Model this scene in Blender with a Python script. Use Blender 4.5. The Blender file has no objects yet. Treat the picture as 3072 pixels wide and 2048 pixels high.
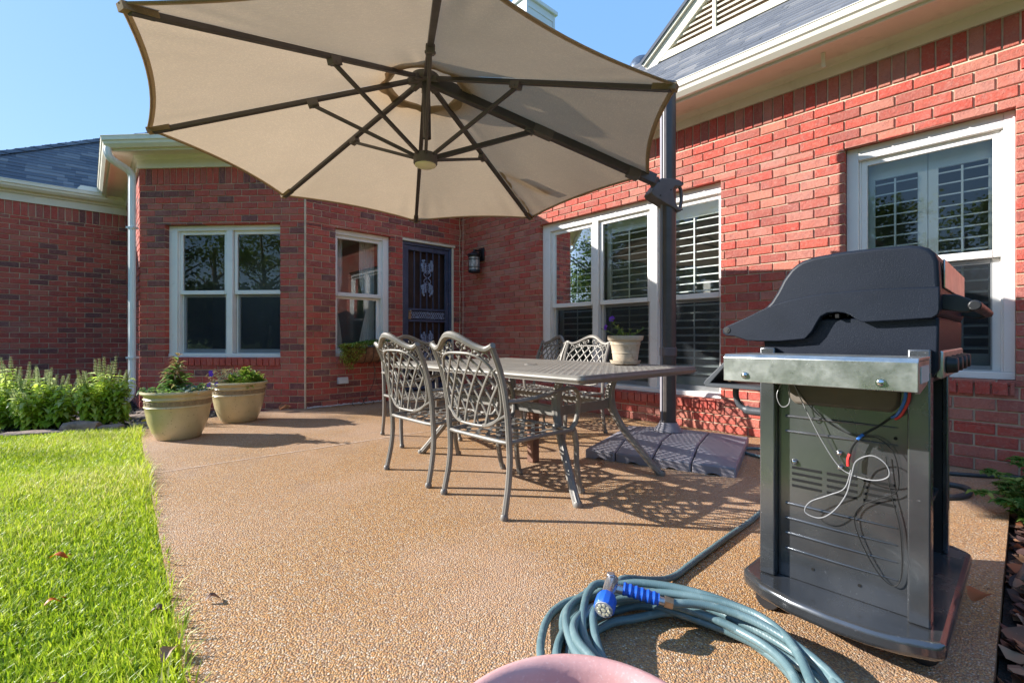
SKY_STR,SUN_STR,EXPO=.15,2.0,2.42;SKY_TINT=(.74,.87,1.08)
import bpy, bmesh, math, random
import numpy as np
from mathutils import Vector, Matrix, Quaternion

RND = random.Random(11)
SC = bpy.context.scene
COL = SC.collection
PI = math.pi
CAM_H = 0.87

# ---------------------------------------------------------------- helpers
def V(*a): return Vector(a)

class MB:
    """collects geometry for one mesh"""
    def __init__(s): s.v = []; s.f = []; s.t = []
    def add(s, vs, fs, t=0.0):
        b = len(s.v)
        s.v.extend([tuple(p) for p in vs])
        for f in fs:
            s.f.append([i + b for i in f]); s.t.append(t)
    def hexa(s, c, t=0.0):
        s.add(c, [(0,3,2,1),(4,5,6,7),(0,1,5,4),(1,2,6,5),(2,3,7,6),(3,0,4,7)], t)
    def fbox(s, P, a0, a1, o0, o1, z0, z1, t=0.0):
        s.hexa([P(a0,o0,z0),P(a1,o0,z0),P(a1,o1,z0),P(a0,o1,z0),P(a0,o0,z1),P(a1,o0,z1),P(a1,o1,z1),P(a0,o1,z1)], t)
    def box(s, x0,x1,y0,y1,z0,z1,t=0.0):
        s.fbox(lambda a,b,c:(a,b,c), x0,x1,y0,y1,z0,z1,t)
    def bar(s, a, b, w, h, up=(0,0,1), t=0.0):
        a = Vector(a); b = Vector(b); d = (b-a).normalized()
        x = d.cross(Vector(up))
        if x.length < 1e-4: x = d.cross(Vector((1,0,0)))
        x.normalize(); y = x.cross(d).normalized()
        x *= w/2; y *= h/2
        s.hexa([a-x-y,a+x-y,a+x+y,a-x+y,b-x-y,b+x-y,b+x+y,b-x+y], t)
    def tube(s, pts, r, n=8, cap=True, t=0.0, flat=1.0, up=None, flute=0.0, closed=False):
        pts = [Vector(p) for p in pts]; m = len(pts)
        if not hasattr(r, '__len__'): r = [r]*m
        tg = []
        for i in range(m):
            if closed: d = pts[(i+1)%m]-pts[(i-1)%m]
            else: d = pts[min(i+1,m-1)]-pts[max(i-1,0)]
            tg.append(d.normalized() if d.length > 1e-9 else Vector((0,0,1)))
        u = Vector(up) if up is not None else (Vector((0,0,1)) if abs(tg[0].z) < .9 else Vector((1,0,0)))
        x = (u - tg[0]*u.dot(tg[0])).normalized()
        vs = []; 
        for i in range(m):
            if up is not None:
                xx = (u - tg[i]*u.dot(tg[i])); 
                if xx.length > 1e-4: x = xx.normalized()
            else:
                x = (x - tg[i]*x.dot(tg[i]))
                if x.length < 1e-5: x = tg[i].orthogonal()
                x.normalize()
            y = tg[i].cross(x)
            for k in range(n):
                a = 2*PI*k/n
                rr = r[i]*(1 - (flute if k % 2 else 0))
                vs.append(pts[i] + x*(math.cos(a)*rr*flat) + y*(math.sin(a)*rr))
        fs = []
        for i in range(m if closed else m-1):
            j = (i+1) % m
            for k in range(n):
                l = (k+1) % n
                fs.append((i*n+k, i*n+l, j*n+l, j*n+k))
        if cap and not closed:
            fs.append(tuple(range(n-1,-1,-1))); fs.append(tuple(range((m-1)*n, m*n)))
        s.add(vs, fs, t)
    def lathe(s, prof, n=32, c=(0,0,0), t=0.0, cap=(False,False), wob=None):
        vs = []; m = len(prof)
        for r, z in prof:
            for k in range(n):
                a = 2*PI*k/n
                vs.append((c[0]+r*math.cos(a), c[1]+r*math.sin(a), c[2]+z))
        fs = []
        for i in range(m-1):
            for k in range(n):
                l = (k+1) % n
                fs.append((i*n+k, i*n+l, (i+1)*n+l, (i+1)*n+k))
        if cap[0]: fs.append(tuple(range(n-1,-1,-1)))
        if cap[1]: fs.append(tuple(range((m-1)*n, m*n)))
        s.add(vs, fs, t)
    def prism(s, outline, f0, f1, t=0.0):
        n = len(outline)
        vs = [f0(*p) for p in outline] + [f1(*p) for p in outline]
        fs = [tuple(range(n-1,-1,-1)), tuple(range(n, 2*n))]
        for i in range(n):
            j = (i+1) % n
            fs.append((i, j, n+j, n+i))
        s.add(vs, fs, t)
    def ball(s, c, r, n=8, m=5, sq=(1,1,1), t=0.0):
        vs = [(c[0],c[1],c[2]-r*sq[2])]; fs = []
        for i in range(1, m):
            p = -PI/2 + PI*i/m
            for k in range(n):
                a = 2*PI*k/n
                vs.append((c[0]+r*sq[0]*math.cos(p)*math.cos(a), c[1]+r*sq[1]*math.cos(p)*math.sin(a), c[2]+r*sq[2]*math.sin(p)))
        vs.append((c[0],c[1],c[2]+r*sq[2]))
        for k in range(n):
            l = (k+1)%n
            fs.append((0, 1+l, 1+k))
            for i in range(m-2):
                fs.append((1+i*n+k, 1+i*n+l, 1+(i+1)*n+l, 1+(i+1)*n+k))
            fs.append((1+(m-2)*n+k, 1+(m-2)*n+l, len(vs)-1))
        s.add(vs, fs, t)

def sweep(mb, prof, path, t=0.0, cap=True, closed=False):
    """prof: (outward, z) points; path: list of (x,y,z, nx,ny) miter frames"""
    m = len(path); n = len(prof)
    vs = []
    for x,y,z,nx,ny in path:
        for o,dz in prof: vs.append((x+nx*o, y+ny*o, z+dz))
    fs = []
    for i in range(m if closed else m-1):
        j = (i+1) % m
        for k in range(n):
            l = (k+1)%n
            fs.append((i*n+k, i*n+l, j*n+l, j*n+k))
    if cap and not closed:
        fs.append(tuple(range(n-1,-1,-1))); fs.append(tuple(range((m-1)*n, m*n)))
    mb.add(vs, fs, t)

def link(name, me, mat, root=None):
    o = bpy.data.objects.new(name, me)
    COL.objects.link(o)
    if mat is not None: me.materials.append(mat)
    if root is not None: o.parent = root
    return o

def absloc(o):
    l = Vector((0,0,0))
    while o is not None:
        l = l + o.location; o = o.parent
    return l

def build(mb, name, mat, root=None, smooth=40, bevel=0.0, seg=2, normals=True):
    """one mesh object; world vertices, stored relative to its root"""
    off = absloc(root) if root is not None else Vector((0,0,0))
    me = bpy.data.meshes.new(name)
    if root is None:
        a = np.array(mb.v); off = Vector(((a[:,0].min()+a[:,0].max())/2, (a[:,1].min()+a[:,1].max())/2, a[:,2].min()))
    vs = [(p[0]-off.x, p[1]-off.y, p[2]-off.z) for p in mb.v]
    me.from_pydata(vs, [], mb.f)
    at = me.attributes.new('tint', 'FLOAT', 'FACE')
    at.data.foreach_set('value', mb.t)
    if normals:
        bm = bmesh.new(); bm.from_mesh(me)
        bmesh.ops.recalc_face_normals(bm, faces=bm.faces[:])
        bm.to_mesh(me); bm.free()
    if smooth:
        me.polygons.foreach_set('use_smooth', [True]*len(me.polygons))
        if smooth < 180: me.set_sharp_from_angle(angle=math.radians(smooth))
    me.update()
    o = link(name, me, mat, root)
    if root is None: o.location = off
    if bevel > 0:
        b = o.modifiers.new('bevel', 'BEVEL'); b.width = bevel; b.segments = seg
        b.limit_method = 'ANGLE'; b.angle_limit = math.radians(35); b.harden_normals = False
    return o

def np_mesh(name, verts, faces_flat, sizes, tint, mat, root=None, off=None):
    me = bpy.data.meshes.new(name)
    off = np.array(off if off is not None else (absloc(root) if root is not None else (0,0,0)), dtype=np.float64)
    v = np.asarray(verts, dtype=np.float64) - off
    me.vertices.add(len(v)); me.vertices.foreach_set('co', v.astype(np.float32).ravel())
    me.loops.add(len(faces_flat)); me.loops.foreach_set('vertex_index', np.asarray(faces_flat, dtype=np.int32))
    sizes = np.asarray(sizes, dtype=np.int32)
    st = np.concatenate([[0], np.cumsum(sizes)[:-1]]).astype(np.int32)
    me.polygons.add(len(sizes)); me.polygons.foreach_set('loop_start', st)
    me.update(calc_edges=True)
    at = me.attributes.new('tint', 'FLOAT', 'FACE'); at.data.foreach_set('value', np.asarray(tint, dtype=np.float32))
    o = link(name, me, mat, root)
    if root is None: o.location = tuple(off)
    return o

def tag(o, label=None, cat=None, group=None, kind=None):
    if label: o['label'] = label
    if cat: o['category'] = cat
    if group: o['group'] = group
    if kind: o['kind'] = kind
    return o

def thing(name, loc, label, cat, group=None, rz=0.0):
    o = bpy.data.objects.new(name, None); o.empty_display_size = .1
    COL.objects.link(o); o.location = loc; o.rotation_euler = (0,0,rz)
    return tag(o, label, cat, group)

def copy_tree(o, parent=None):
    c = o.copy(); COL.objects.link(c); c.parent = parent
    for ch in list(o.children): copy_tree(ch, c)
    return c

def lerp(a, b, t): return a + (b-a)*t
def smooth_path(pts, k=6):
    pts = [Vector(p) for p in pts]; out = []
    n = len(pts)
    for i in range(n-1):
        p0 = pts[max(i-1,0)]; p1 = pts[i]; p2 = pts[i+1]; p3 = pts[min(i+2,n-1)]
        for j in range(k):
            t = j/k
            out.append(0.5*((2*p1)+(p2-p0)*t+(2*p0-5*p1+4*p2-p3)*t*t+(3*p1-p0-3*p2+p3)*t**3))
    out.append(pts[-1])
    return out

# ---------------------------------------------------------------- materials
def nodes_of(m):
    m.use_nodes = True; nt = m.node_tree
    return nt, nt.nodes, nt.links

class NB:
    """small node builder"""
    def __init__(s, name):
        s.m = bpy.data.materials.new(name); s.nt, s.n, s.l = nodes_of(s.m)
        s.b = s.n['Principled BSDF']; s.out = s.n['Material Output']
        s.tc = s.n.new('ShaderNodeTexCoord')
    def new(s, t, **kw):
        nd = s.n.new(t)
        for k, v in kw.items(): setattr(nd, k, v)
        return nd
    def noise(s, scale, detail=4, rough=.55, vec=None, dist=0.0):
        nd = s.new('ShaderNodeTexNoise'); nd.inputs['Scale'].default_value = scale
        nd.inputs['Detail'].default_value = detail; nd.inputs['Roughness'].default_value = rough
        nd.inputs['Distortion'].default_value = dist
        s.l.new(vec if vec is not None else s.tc.outputs['Object'], nd.inputs['Vector'])
        return nd.outputs['Fac']
    def scaled(s, sx, sy, sz):
        mp = s.new('ShaderNodeMapping'); mp.inputs['Scale'].default_value = (sx,sy,sz)
        s.l.new(s.tc.outputs['Object'], mp.inputs['Vector']); return mp.outputs['Vector']
    def ramp(s, fac, stops, interp='LINEAR'):
        r = s.new('ShaderNodeValToRGB'); cr = r.color_ramp; cr.interpolation = interp
        while len(cr.elements) < len(stops): cr.elements.new(.5)
        for e, (p, c) in zip(cr.elements, stops):
            e.position = p; e.color = (c[0],c[1],c[2],1) if hasattr(c,'__len__') else (c,c,c,1)
        s.l.new(fac, r.inputs['Fac']); return r.outputs['Color']
    def mix(s, fac, a, b, mode='MIX'):
        nd = s.new('ShaderNodeMix', data_type='RGBA', blend_type=mode)
        for inp, v in ((nd.inputs[0],fac),(nd.inputs[6],a),(nd.inputs[7],b)):
            if hasattr(v,'is_linked') or isinstance(v, bpy.types.NodeSocket): s.l.new(v, inp)
            elif hasattr(v,'__len__'): inp.default_value = (v[0],v[1],v[2],1)
            else: inp.default_value = v
        return nd.outputs[2]
    def math(s, op, a, b=None):
        nd = s.new('ShaderNodeMath', operation=op)
        for i, v in enumerate((a,b)):
            if v is None: continue
            if isinstance(v, bpy.types.NodeSocket): s.l.new(v, nd.inputs[i])
            else: nd.inputs[i].default_value = v
        return nd.outputs[0]
    def attr(s, name='tint'):
        a = s.new('ShaderNodeAttribute', attribute_name=name); return a.outputs['Fac']
    def color(s, c):
        if isinstance(c, bpy.types.NodeSocket): s.l.new(c, s.b.inputs['Base Color'])
        else: s.b.inputs['Base Color'].default_value = (c[0],c[1],c[2],1)
    def rough(s, v):
        if isinstance(v, bpy.types.NodeSocket): s.l.new(v, s.b.inputs['Roughness'])
        else: s.b.inputs['Roughness'].default_value = v
    def bump(s, h, strength=.3, dist=.01, prev=None):
        nd = s.new('ShaderNodeBump'); nd.inputs['Strength'].default_value = strength; nd.inputs['Distance'].default_value = dist
        s.l.new(h, nd.inputs['Height'])
        if prev is not None: s.l.new(prev, nd.inputs['Normal'])
        s.l.new(nd.outputs['Normal'], s.b.inputs['Normal']); return nd.outputs['Normal']

def simple(name, col, rough=.5, metal=0.0, var=.12, scale=8, bump=0.0, bscale=60, spec=.5, coat=0.0, dirt=None):
    m = NB(name)
    f = m.noise(scale, 5, .6)
    lo = tuple(c*(1-var) for c in col); hi = tuple(min(1,c*(1+var)) for c in col)
    c = m.ramp(f, [(.3,lo),(.7,hi)])
    if dirt:
        g = m.noise(dirt[1], 6, .65); g = m.ramp(g, [(dirt[2],0.),(dirt[2]+.15,1.)])
        c = m.mix(m.math('MULTIPLY', g, dirt[3]), c, dirt[0])
    m.color(c)
    m.rough(m.ramp(m.noise(scale*1.7,4), [(.3,max(0,rough-.07)),(.7,min(1,rough+.07))]))
    m.b.inputs['Metallic'].default_value = metal
    m.b.inputs['Specular IOR Level'].default_value = spec
    m.b.inputs['Coat Weight'].default_value = coat
    if bump: m.bump(m.noise(bscale,4), bump, .004)
    return m.m

def leaf_mat(name, stops, trans=.45, rough=.45, spec=.4):
    m = NB(name)
    c = m.ramp(m.attr(), stops)
    m.color(c); m.rough(rough); m.b.inputs['Specular IOR Level'].default_value = spec
    tr = m.new('ShaderNodeBsdfTranslucent'); m.l.new(c, tr.inputs['Color'])
    ms = m.new('ShaderNodeMixShader'); ms.inputs[0].default_value = trans
    m.l.new(m.b.outputs[0], ms.inputs[1]); m.l.new(tr.outputs[0], ms.inputs[2]); m.l.new(ms.outputs[0], m.out.inputs['Surface'])
    return m.m

M = {}
def make_materials():
    # brick: one random value per brick face
    m = NB('red_brick')
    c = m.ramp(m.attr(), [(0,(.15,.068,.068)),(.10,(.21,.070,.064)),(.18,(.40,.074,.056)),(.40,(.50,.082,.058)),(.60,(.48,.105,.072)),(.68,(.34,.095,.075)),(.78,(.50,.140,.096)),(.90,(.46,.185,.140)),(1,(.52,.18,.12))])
    n1 = m.noise(13, 5, .6); n2 = m.noise(70, 4, .6)
    c = m.mix(m.ramp(n1,[(.48,0.),(.72,.40)]), c, (.24,.085,.080))
    n3 = m.noise(26,5,.7,dist=1.2)
    c = m.mix(m.ramp(n3,[(.50,0.),(.68,.48)]), c, (.52,.235,.185))
    c = m.mix(m.ramp(n2,[(.54,0.),(.72,.42)]), c, (.54,.29,.235))
    c = m.mix(m.ramp(m.noise(55,3,.6,dist=1.5),[(.60,0.),(.67,.50)]), c, (.19,.065,.055))
    c = m.mix(m.ramp(m.noise(1.1,6,.7,dist=.8),[(.54,0.),(.74,.28)]), c, (.55,.34,.29))
    m.color(c); m.rough(.86)
    m.b.inputs['Specular IOR Level'].default_value = .25
    nb = m.bump(m.noise(45,6,.7,dist=.8), .9, .009)
    m.bump(m.noise(220,3,.6), .35, .0015, nb)
    M['brick'] = m.m
    M['mortar'] = simple('tan_mortar', (.60,.475,.345), .92, var=.22, scale=9, bump=.6, bscale=160, spec=.1)
    M['cream'] = simple('cream_paint', (.74,.68,.54), .55, var=.05, scale=3, bump=.05, bscale=40, dirt=((.40,.33,.22),5,.58,.35))
    M['white'] = simple('white_paint', (.80,.77,.73), .45, var=.04, scale=3, dirt=((.46,.40,.33),9,.60,.35))
    M['gutter'] = simple('gutter_paint', (.80,.75,.63), .38, var=.05, scale=3, dirt=((.42,.35,.25),6,.6,.35))
    M['downpipe'] = simple('grey_white_paint', (.76,.77,.76), .4, var=.04, scale=4, dirt=((.40,.38,.33),8,.62,.4))
    # shingles
    m = NB('asphalt_shingle')
    f = m.attr(); c = m.ramp(f, [(0,(.075,.09,.12)),(.5,(.11,.125,.155)),(.8,(.15,.16,.18)),(1,(.22,.22,.23))])
    c = m.mix(m.ramp(m.noise(260,2),[(.4,0.),(.7,.5)]), c, (.20,.19,.19))
    m.color(c); m.rough(.95); m.bump(m.noise(300,2), .5, .003); M['shingle'] = m.m
    M['dark_in'] = simple('dark_interior', (.05,.048,.045), .9, var=.3, scale=2)
    M['room'] = simple('room_paint', (.26,.25,.24), .9, var=.2, scale=2)
    # window glass
    m = NB('window_glass')
    gl = m.new('ShaderNodeBsdfGlossy'); gl.inputs['Roughness'].default_value = .003; gl.inputs['Color'].default_value=(.93,.97,1,1)
    tr = m.new('ShaderNodeBsdfTransparent'); tr.inputs['Color'].default_value=(.93,.96,.95,1)
    fr = m.new('ShaderNodeFresnel'); fr.inputs['IOR'].default_value = 1.5
    fac = m.math('MINIMUM', m.math('ADD', m.math('MULTIPLY', fr.outputs[0], 1.35), .01), .95)
    wv = m.new('ShaderNodeBump'); wv.inputs['Strength'].default_value=.012; wv.inputs['Distance'].default_value=.003
    m.l.new(m.noise(1.3,1), wv.inputs['Height']); m.l.new(wv.outputs[0], gl.inputs['Normal'])
    ms = m.new('ShaderNodeMixShader'); m.l.new(fac, ms.inputs[0]); m.l.new(tr.outputs[0], ms.inputs[1]); m.l.new(gl.outputs[0], ms.inputs[2])
    m.l.new(ms.outputs[0], m.out.inputs['Surface']); M['glass'] = m.m
    # insect screen: dark film over the lower sash
    m = NB('insect_screen')
    tr = m.new('ShaderNodeBsdfTransparent'); tr.inputs['Color'].default_value=(.62,.64,.66,1)
    df = m.new('ShaderNodeBsdfDiffuse'); df.inputs['Color'].default_value=(.055,.062,.07,1)
    ms = m.new('ShaderNodeMixShader'); ms.inputs[0].default_value=.30
    m.l.new(tr.outputs[0], ms.inputs[1]); m.l.new(df.outputs[0], ms.inputs[2]); m.l.new(ms.outputs[0], m.out.inputs['Surface']); M['screen']=m.m
    M['shutter'] = simple('shutter_paint', (.78,.80,.76), .4, var=.03, scale=3)
    M['curtain'] = leaf_mat('sheer_curtain', [(0,(.75,.75,.72)),(1,(.85,.85,.82))], .5, .8, .1)
    M['door_metal'] = simple('blue_grey_metal', (.055,.072,.125), .42, var=.2, scale=9, bump=.12, bscale=60, dirt=((.16,.17,.21),14,.55,.5))
    M['door_light'] = simple('worn_blue_grey_iron', (.26,.30,.42), .45, var=.3, scale=25)
    M['door_wood'] = simple('dark_door', (.055,.032,.026), .5, var=.25, scale=5)
    M['brass'] = simple('aged_brass', (.42,.30,.20), .35, metal=.8, var=.2)
    M['lantern'] = simple('black_bronze', (.022,.021,.026), .42, metal=.3, var=.3)
    m = NB('seeded_glass'); m.color(m.ramp(m.noise(30,3),[(.35,(.25,.23,.22)),(.65,(.62,.58,.55))])); m.rough(.12); m.bump(m.noise(40,3),.4,.004); m.b.inputs['Specular IOR Level'].default_value=.9; M['lampglass']=m.m
    # exposed aggregate
    m = NB('exposed_aggregate')
    vo = m.new('ShaderNodeTexVoronoi'); vo.inputs['Scale'].default_value = 172; m.l.new(m.tc.outputs['Object'], vo.inputs['Vector']); vo.inputs['Randomness'].default_value=1
    sep = m.new('ShaderNodeSeparateColor'); m.l.new(vo.outputs['Color'], sep.inputs[0])
    c = m.ramp(sep.outputs[0], [(0,(.11,.065,.045)),(.10,(.28,.115,.045)),(.26,(.52,.23,.06)),(.45,(.58,.31,.10)),(.62,(.54,.25,.085)),(.75,(.64,.41,.18)),(.86,(.37,.28,.21)),(.94,(.74,.64,.48)),(1,(.36,.21,.14))])
    gap = m.ramp(vo.outputs['Distance'], [(.38,1.),(.68,.0)])
    c = m.mix(gap, (.27,.165,.085), c)
    # worn, pinker and paler film towards open parts
    wv = m.noise(.9, 3, .6)
    c = m.mix(m.ramp(wv,[(.42,0.),(.64,.34)]), c, (.52,.36,.27))
    st = m.noise(2.6, 6, .7, dist=.6); c = m.mix(m.ramp(st,[(.56,0.),(.72,.5)]), c, (.28,.19,.135))
    m.color(c); m.rough(m.ramp(sep.outputs[1],[(0,.45),(1,.85)])); m.b.inputs['Specular IOR Level'].default_value=.45
    hgt = m.ramp(vo.outputs['Distance'], [(0,1.),(.35,.85),(.7,0.)])
    m.bump(hgt, .8, .003); M['patio'] = m.m
    M['concrete'] = simple('patio_edge', (.30,.20,.15), .9, var=.2, scale=14, bump=.5, bscale=120)
    M['joint'] = simple('joint_filler', (.55,.43,.34), .9, var=.25, scale=20, bump=.3)
    # lawn floor, grass
    m = NB('lawn_floor'); c = m.ramp(m.noise(3,6,.7),[(.3,(.10,.15,.02)),(.55,(.15,.21,.03)),(.75,(.20,.24,.05))]); m.color(c); m.rough(.95); m.bump(m.noise(60,5),.8,.02); M['lawn']=m.m
    M['grass'] = leaf_mat('grass_blade', [(0,(.16,.27,.012)),(.35,(.34,.48,.02)),(.7,(.54,.63,.045)),(.9,(.66,.68,.11)),(1,(.70,.64,.26))], .45, .45, .35)
    m = NB('dark_soil'); c = m.ramp(m.noise(40,6,.7),[(.3,(.010,.009,.009)),(.6,(.03,.026,.023)),(.8,(.07,.055,.045))]); m.color(c); m.rough(.9); m.bump(m.noise(50,6),1,.03); M['soil']=m.m
    m = NB('black_mulch'); c=m.ramp(m.attr(),[(0,(.008,.008,.010)),(.6,(.025,.024,.028)),(.85,(.07,.065,.07)),(1,(.14,.10,.08))]); m.color(c); m.rough(.55); M['mulch']=m.m
    M['dryleaf'] = leaf_mat('dry_leaf', [(0,(.06,.035,.035)),(.3,(.15,.08,.06)),(.6,(.28,.15,.09)),(.8,(.40,.25,.16)),(.93,(.42,.12,.04)),(1,(.52,.43,.34))], .2, .55)
    M['redleaf'] = leaf_mat('orange_leaf', [(0,(.50,.09,.01)),(1,(.70,.16,.015))], .4, .5)
    m = NB('sandstone'); c = m.ramp(m.noise(5,7,.7,dist=.7),[(.3,(.15,.10,.085)),(.5,(.27,.19,.145)),(.65,(.36,.255,.19)),(.8,(.22,.20,.19))]); m.color(c); m.rough(.9)
    nb=m.bump(m.noise(10,7,.7,vec=m.scaled(1,1,4)),.6,.03); M['stone']=m.m
    # plants
    M['basil'] = leaf_mat('basil_leaf', [(0,(.20,.33,.03)),(.4,(.40,.58,.05)),(.75,(.58,.70,.10)),(1,(.60,.66,.30))], .62, .4)
    M['spike'] = leaf_mat('seed_spike', [(0,(.42,.50,.16)),(.6,(.62,.68,.34)),(1,(.76,.76,.50))], .5, .6)
    M['stem'] = simple('green_stem', (.16,.22,.06), .6, var=.2)
    M['broad'] = leaf_mat('sage_leaf', [(0,(.07,.15,.04)),(.45,(.16,.30,.06)),(.75,(.28,.38,.12)),(.88,(.36,.20,.10)),(1,(.42,.42,.25))], .4, .45)
    M['silver'] = leaf_mat('silver_leaf', [(0,(.12,.20,.12)),(.5,(.25,.34,.26)),(1,(.50,.56,.50))], .3, .6)
    M['drysprig'] = leaf_mat('dry_sprig', [(0,(.28,.22,.10)),(.6,(.42,.36,.17)),(1,(.50,.42,.28))], .35, .7)
    M['sedum'] = leaf_mat('sedum_leaf', [(0,(.07,.17,.02)),(.4,(.14,.27,.03)),(.75,(.33,.40,.06)),(1,(.55,.47,.10))], .35, .45)
    M['ivy'] = leaf_mat('ivy_leaf', [(0,(.035,.11,.02)),(.5,(.10,.23,.035)),(1,(.28,.40,.10))], .4, .45)
    M['tree'] = leaf_mat('tree_leaf', [(0,(.05,.09,.025)),(.45,(.11,.19,.04)),(.8,(.22,.30,.06)),(.93,(.38,.32,.08)),(1,(.40,.18,.07))], .45, .5)
    M['bark'] = simple('tree_bark', (.10,.08,.065), .9, var=.35, scale=6, bump=.8, bscale=30)
    M['purple'] = leaf_mat('purple_petal', [(0,(.10,.02,.42)),(1,(.24,.08,.62))], .35, .5)
    M['yellow'] = leaf_mat('yellow_petal', [(0,(.75,.42,.01)),(1,(.90,.66,.03))], .35, .5)
    # containers
    m = NB('glazed_clay'); c = m.ramp(m.noise(3.2,5,.6),[(.3,(.46,.375,.19)),(.55,(.57,.47,.26)),(.75,(.63,.53,.33))]); c=m.mix(m.ramp(m.noise(60,3),[(.62,0.),(.72,.6)]),c,(.20,.13,.07)); 
    m.color(c); m.rough(.33); m.bump(m.noise(12,4),.12,.01); m.b.inputs['Coat Weight'].default_value=.35; m.b.inputs['Coat Roughness'].default_value=.2; M['glaze']=m.m
    M['band'] = simple('unglazed_band', (.30,.22,.12), .75, var=.25, scale=30, bump=.6, bscale=90)
    M['palepot'] = simple('pale_terracotta', (.50,.41,.30), .85, var=.14, scale=14, bump=.25, bscale=70, dirt=((.26,.17,.11),16,.54,.8))
    m = NB('pink_resin'); c = m.ramp(m.noise(6,5,.6),[(.3,(.50,.25,.235)),(.7,(.60,.34,.32))]); c=m.mix(m.ramp(m.noise(200,2),[(.6,0.),(.72,.5)]),c,(.68,.48,.46)); m.color(c); m.rough(.6); m.bump(m.noise(120,3),.15,.003); M['pink']=m.m
    M['pinkwet'] = simple('pink_resin_stained', (.36,.17,.15), .45, var=.15, scale=16, bump=.15, bscale=90)
    M['coir'] = simple('coir_liner', (.22,.115,.065), .95, var=.45, scale=26, bump=1.0, bscale=90, dirt=((.30,.17,.08),12,.5,.6))
    M['iron'] = simple('rusty_black_iron', (.05,.038,.034), .6, var=.3, scale=20)
    # furniture
    m = NB('cast_aluminium'); c = m.ramp(m.noise(6,5,.6),[(.3,(.170,.157,.138)),(.7,(.235,.217,.192))]); c=m.mix(m.ramp(m.noise(35,5,.7),[(.58,0.),(.72,.5)]),c,(.33,.32,.305)); m.color(c); m.rough(.48); m.b.inputs['Metallic'].default_value=.15; m.bump(m.noise(110,3),.12,.002); M['alu']=m.m
    M['post'] = simple('brown_wood', (.20,.10,.065), .8, var=.3, scale=10, bump=.4, bscale=40)
    # parasol
    m = NB('tan_canvas')
    w1 = m.noise(260,2,vec=m.scaled(1,.12,1)); w2 = m.noise(260,2,vec=m.scaled(.12,1,1))
    wv = m.math('ADD', w1, w2)
    c = m.ramp(m.noise(2.2,5,.6),[(.3,(.42,.315,.205)),(.7,(.51,.385,.255))]); c = m.mix(m.ramp(wv,[(.8,0.),(1.15,.5)]), c, (.28,.225,.165))
    m.color(c); m.rough(.9); m.b.inputs['Specular IOR Level'].default_value=.1; nb=m.bump(wv,.25,.002); m.bump(m.noise(5,3,.5,vec=m.scaled(1,3,1)),.25,.03,nb)
    tr = m.new('ShaderNodeBsdfTranslucent'); m.l.new(m.mix(.5,c,(.46,.335,.215)), tr.inputs['Color'])
    ms = m.new('ShaderNodeMixShader'); ms.inputs[0].default_value=.46; m.l.new(m.b.outputs[0],ms.inputs[1]); m.l.new(tr.outputs[0],ms.inputs[2]); m.l.new(ms.outputs[0],m.out.inputs['Surface']); M['canvas']=m.m
    M['frame'] = simple('bronze_powdercoat', (.085,.075,.08), .45, var=.15, scale=10, metal=.2)
    M['pole'] = simple('bronze_pole', (.095,.082,.08), .4, var=.12, scale=10, metal=.35)
    M['plastic'] = simple('taupe_plastic', (.125,.108,.112), .5, var=.15, scale=10, bump=.1, bscale=200)
    M['tank'] = simple('slate_plastic', (.25,.235,.265), .55, var=.08, scale=6, bump=.15, bscale=260, dirt=((.30,.27,.25),7,.56,.35))
    M['lens'] = simple('lamp_lens', (.80,.74,.52), .35, var=.03)
    # grill
    m = NB('textured_black'); c=m.ramp(m.noise(4,4),[(.3,(.006,.009,.016)),(.7,(.012,.016,.027))]); c=m.mix(m.ramp(m.noise(420,2),[(.62,0.),(.75,.25)]),c,(.10,.11,.13)); m.color(c); m.rough(.46); m.b.inputs['Specular IOR Level'].default_value=.22; m.bump(m.noise(420,2),.4,.0012); M['lid']=m.m
    m = NB('black_enamel'); c=m.ramp(m.noise(3,4),[(.3,(.085,.090,.097)),(.7,(.19,.197,.21))]); m.b.inputs['Metallic'].default_value=.75
    c=m.mix(m.ramp(m.noise(120,3,.7),[(.68,0.),(.74,.8)]),c,(.5,.51,.53)); c=m.mix(m.ramp(m.noise(6,5,.7),[(.55,0.),(.8,.35)]),c,(.12,.12,.12)); m.color(c); m.rough(m.ramp(m.noise(9,4),[(.3,.14),(.7,.32)])); m.b.inputs['Coat Weight'].default_value=.3; m.b.inputs['Specular IOR Level'].default_value=.6; M['enamel']=m.m
    m = NB('brushed_steel'); c=m.ramp(m.noise(22,6,.7),[(.3,(.40,.41,.39)),(.7,(.58,.59,.57))]); c=m.mix(m.ramp(m.noise(150,2),[(.7,0.),(.76,.6)]),c,(.8,.8,.8)); m.color(c); m.b.inputs['Metallic'].default_value=.95; m.rough(m.ramp(m.noise(14,5,.7),[(.3,.26),(.7,.44)])); m.bump(m.noise(60,3),.06,.002); M['steel']=m.m
    M['chrome'] = simple('chrome', (.75,.75,.76), .08, metal=1, var=.03)
    M['black'] = simple('black_plastic', (.018,.018,.02), .45, var=.2)
    M['gunmetal'] = simple('grey_plastic', (.055,.062,.072), .5, var=.15, bump=.1, bscale=200)
    M['tray'] = simple('greasy_grey', (.15,.125,.10), .6, var=.2, scale=10, dirt=((.20,.11,.06),20,.58,.5))
    M['slot'] = simple('slot_black', (.003,.003,.003), .9, var=.1)
    M['wirewhite'] = simple('grey_wire', (.28,.28,.29), .4, var=.1)
    M['wireblack'] = simple('black_wire', (.012,.012,.012), .4, var=.1)
    M['wirered'] = simple('red_wire', (.65,.03,.03), .4, var=.1)
    M['wireblue'] = simple('blue_wire', (.03,.16,.55), .4, var=.1)
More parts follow.
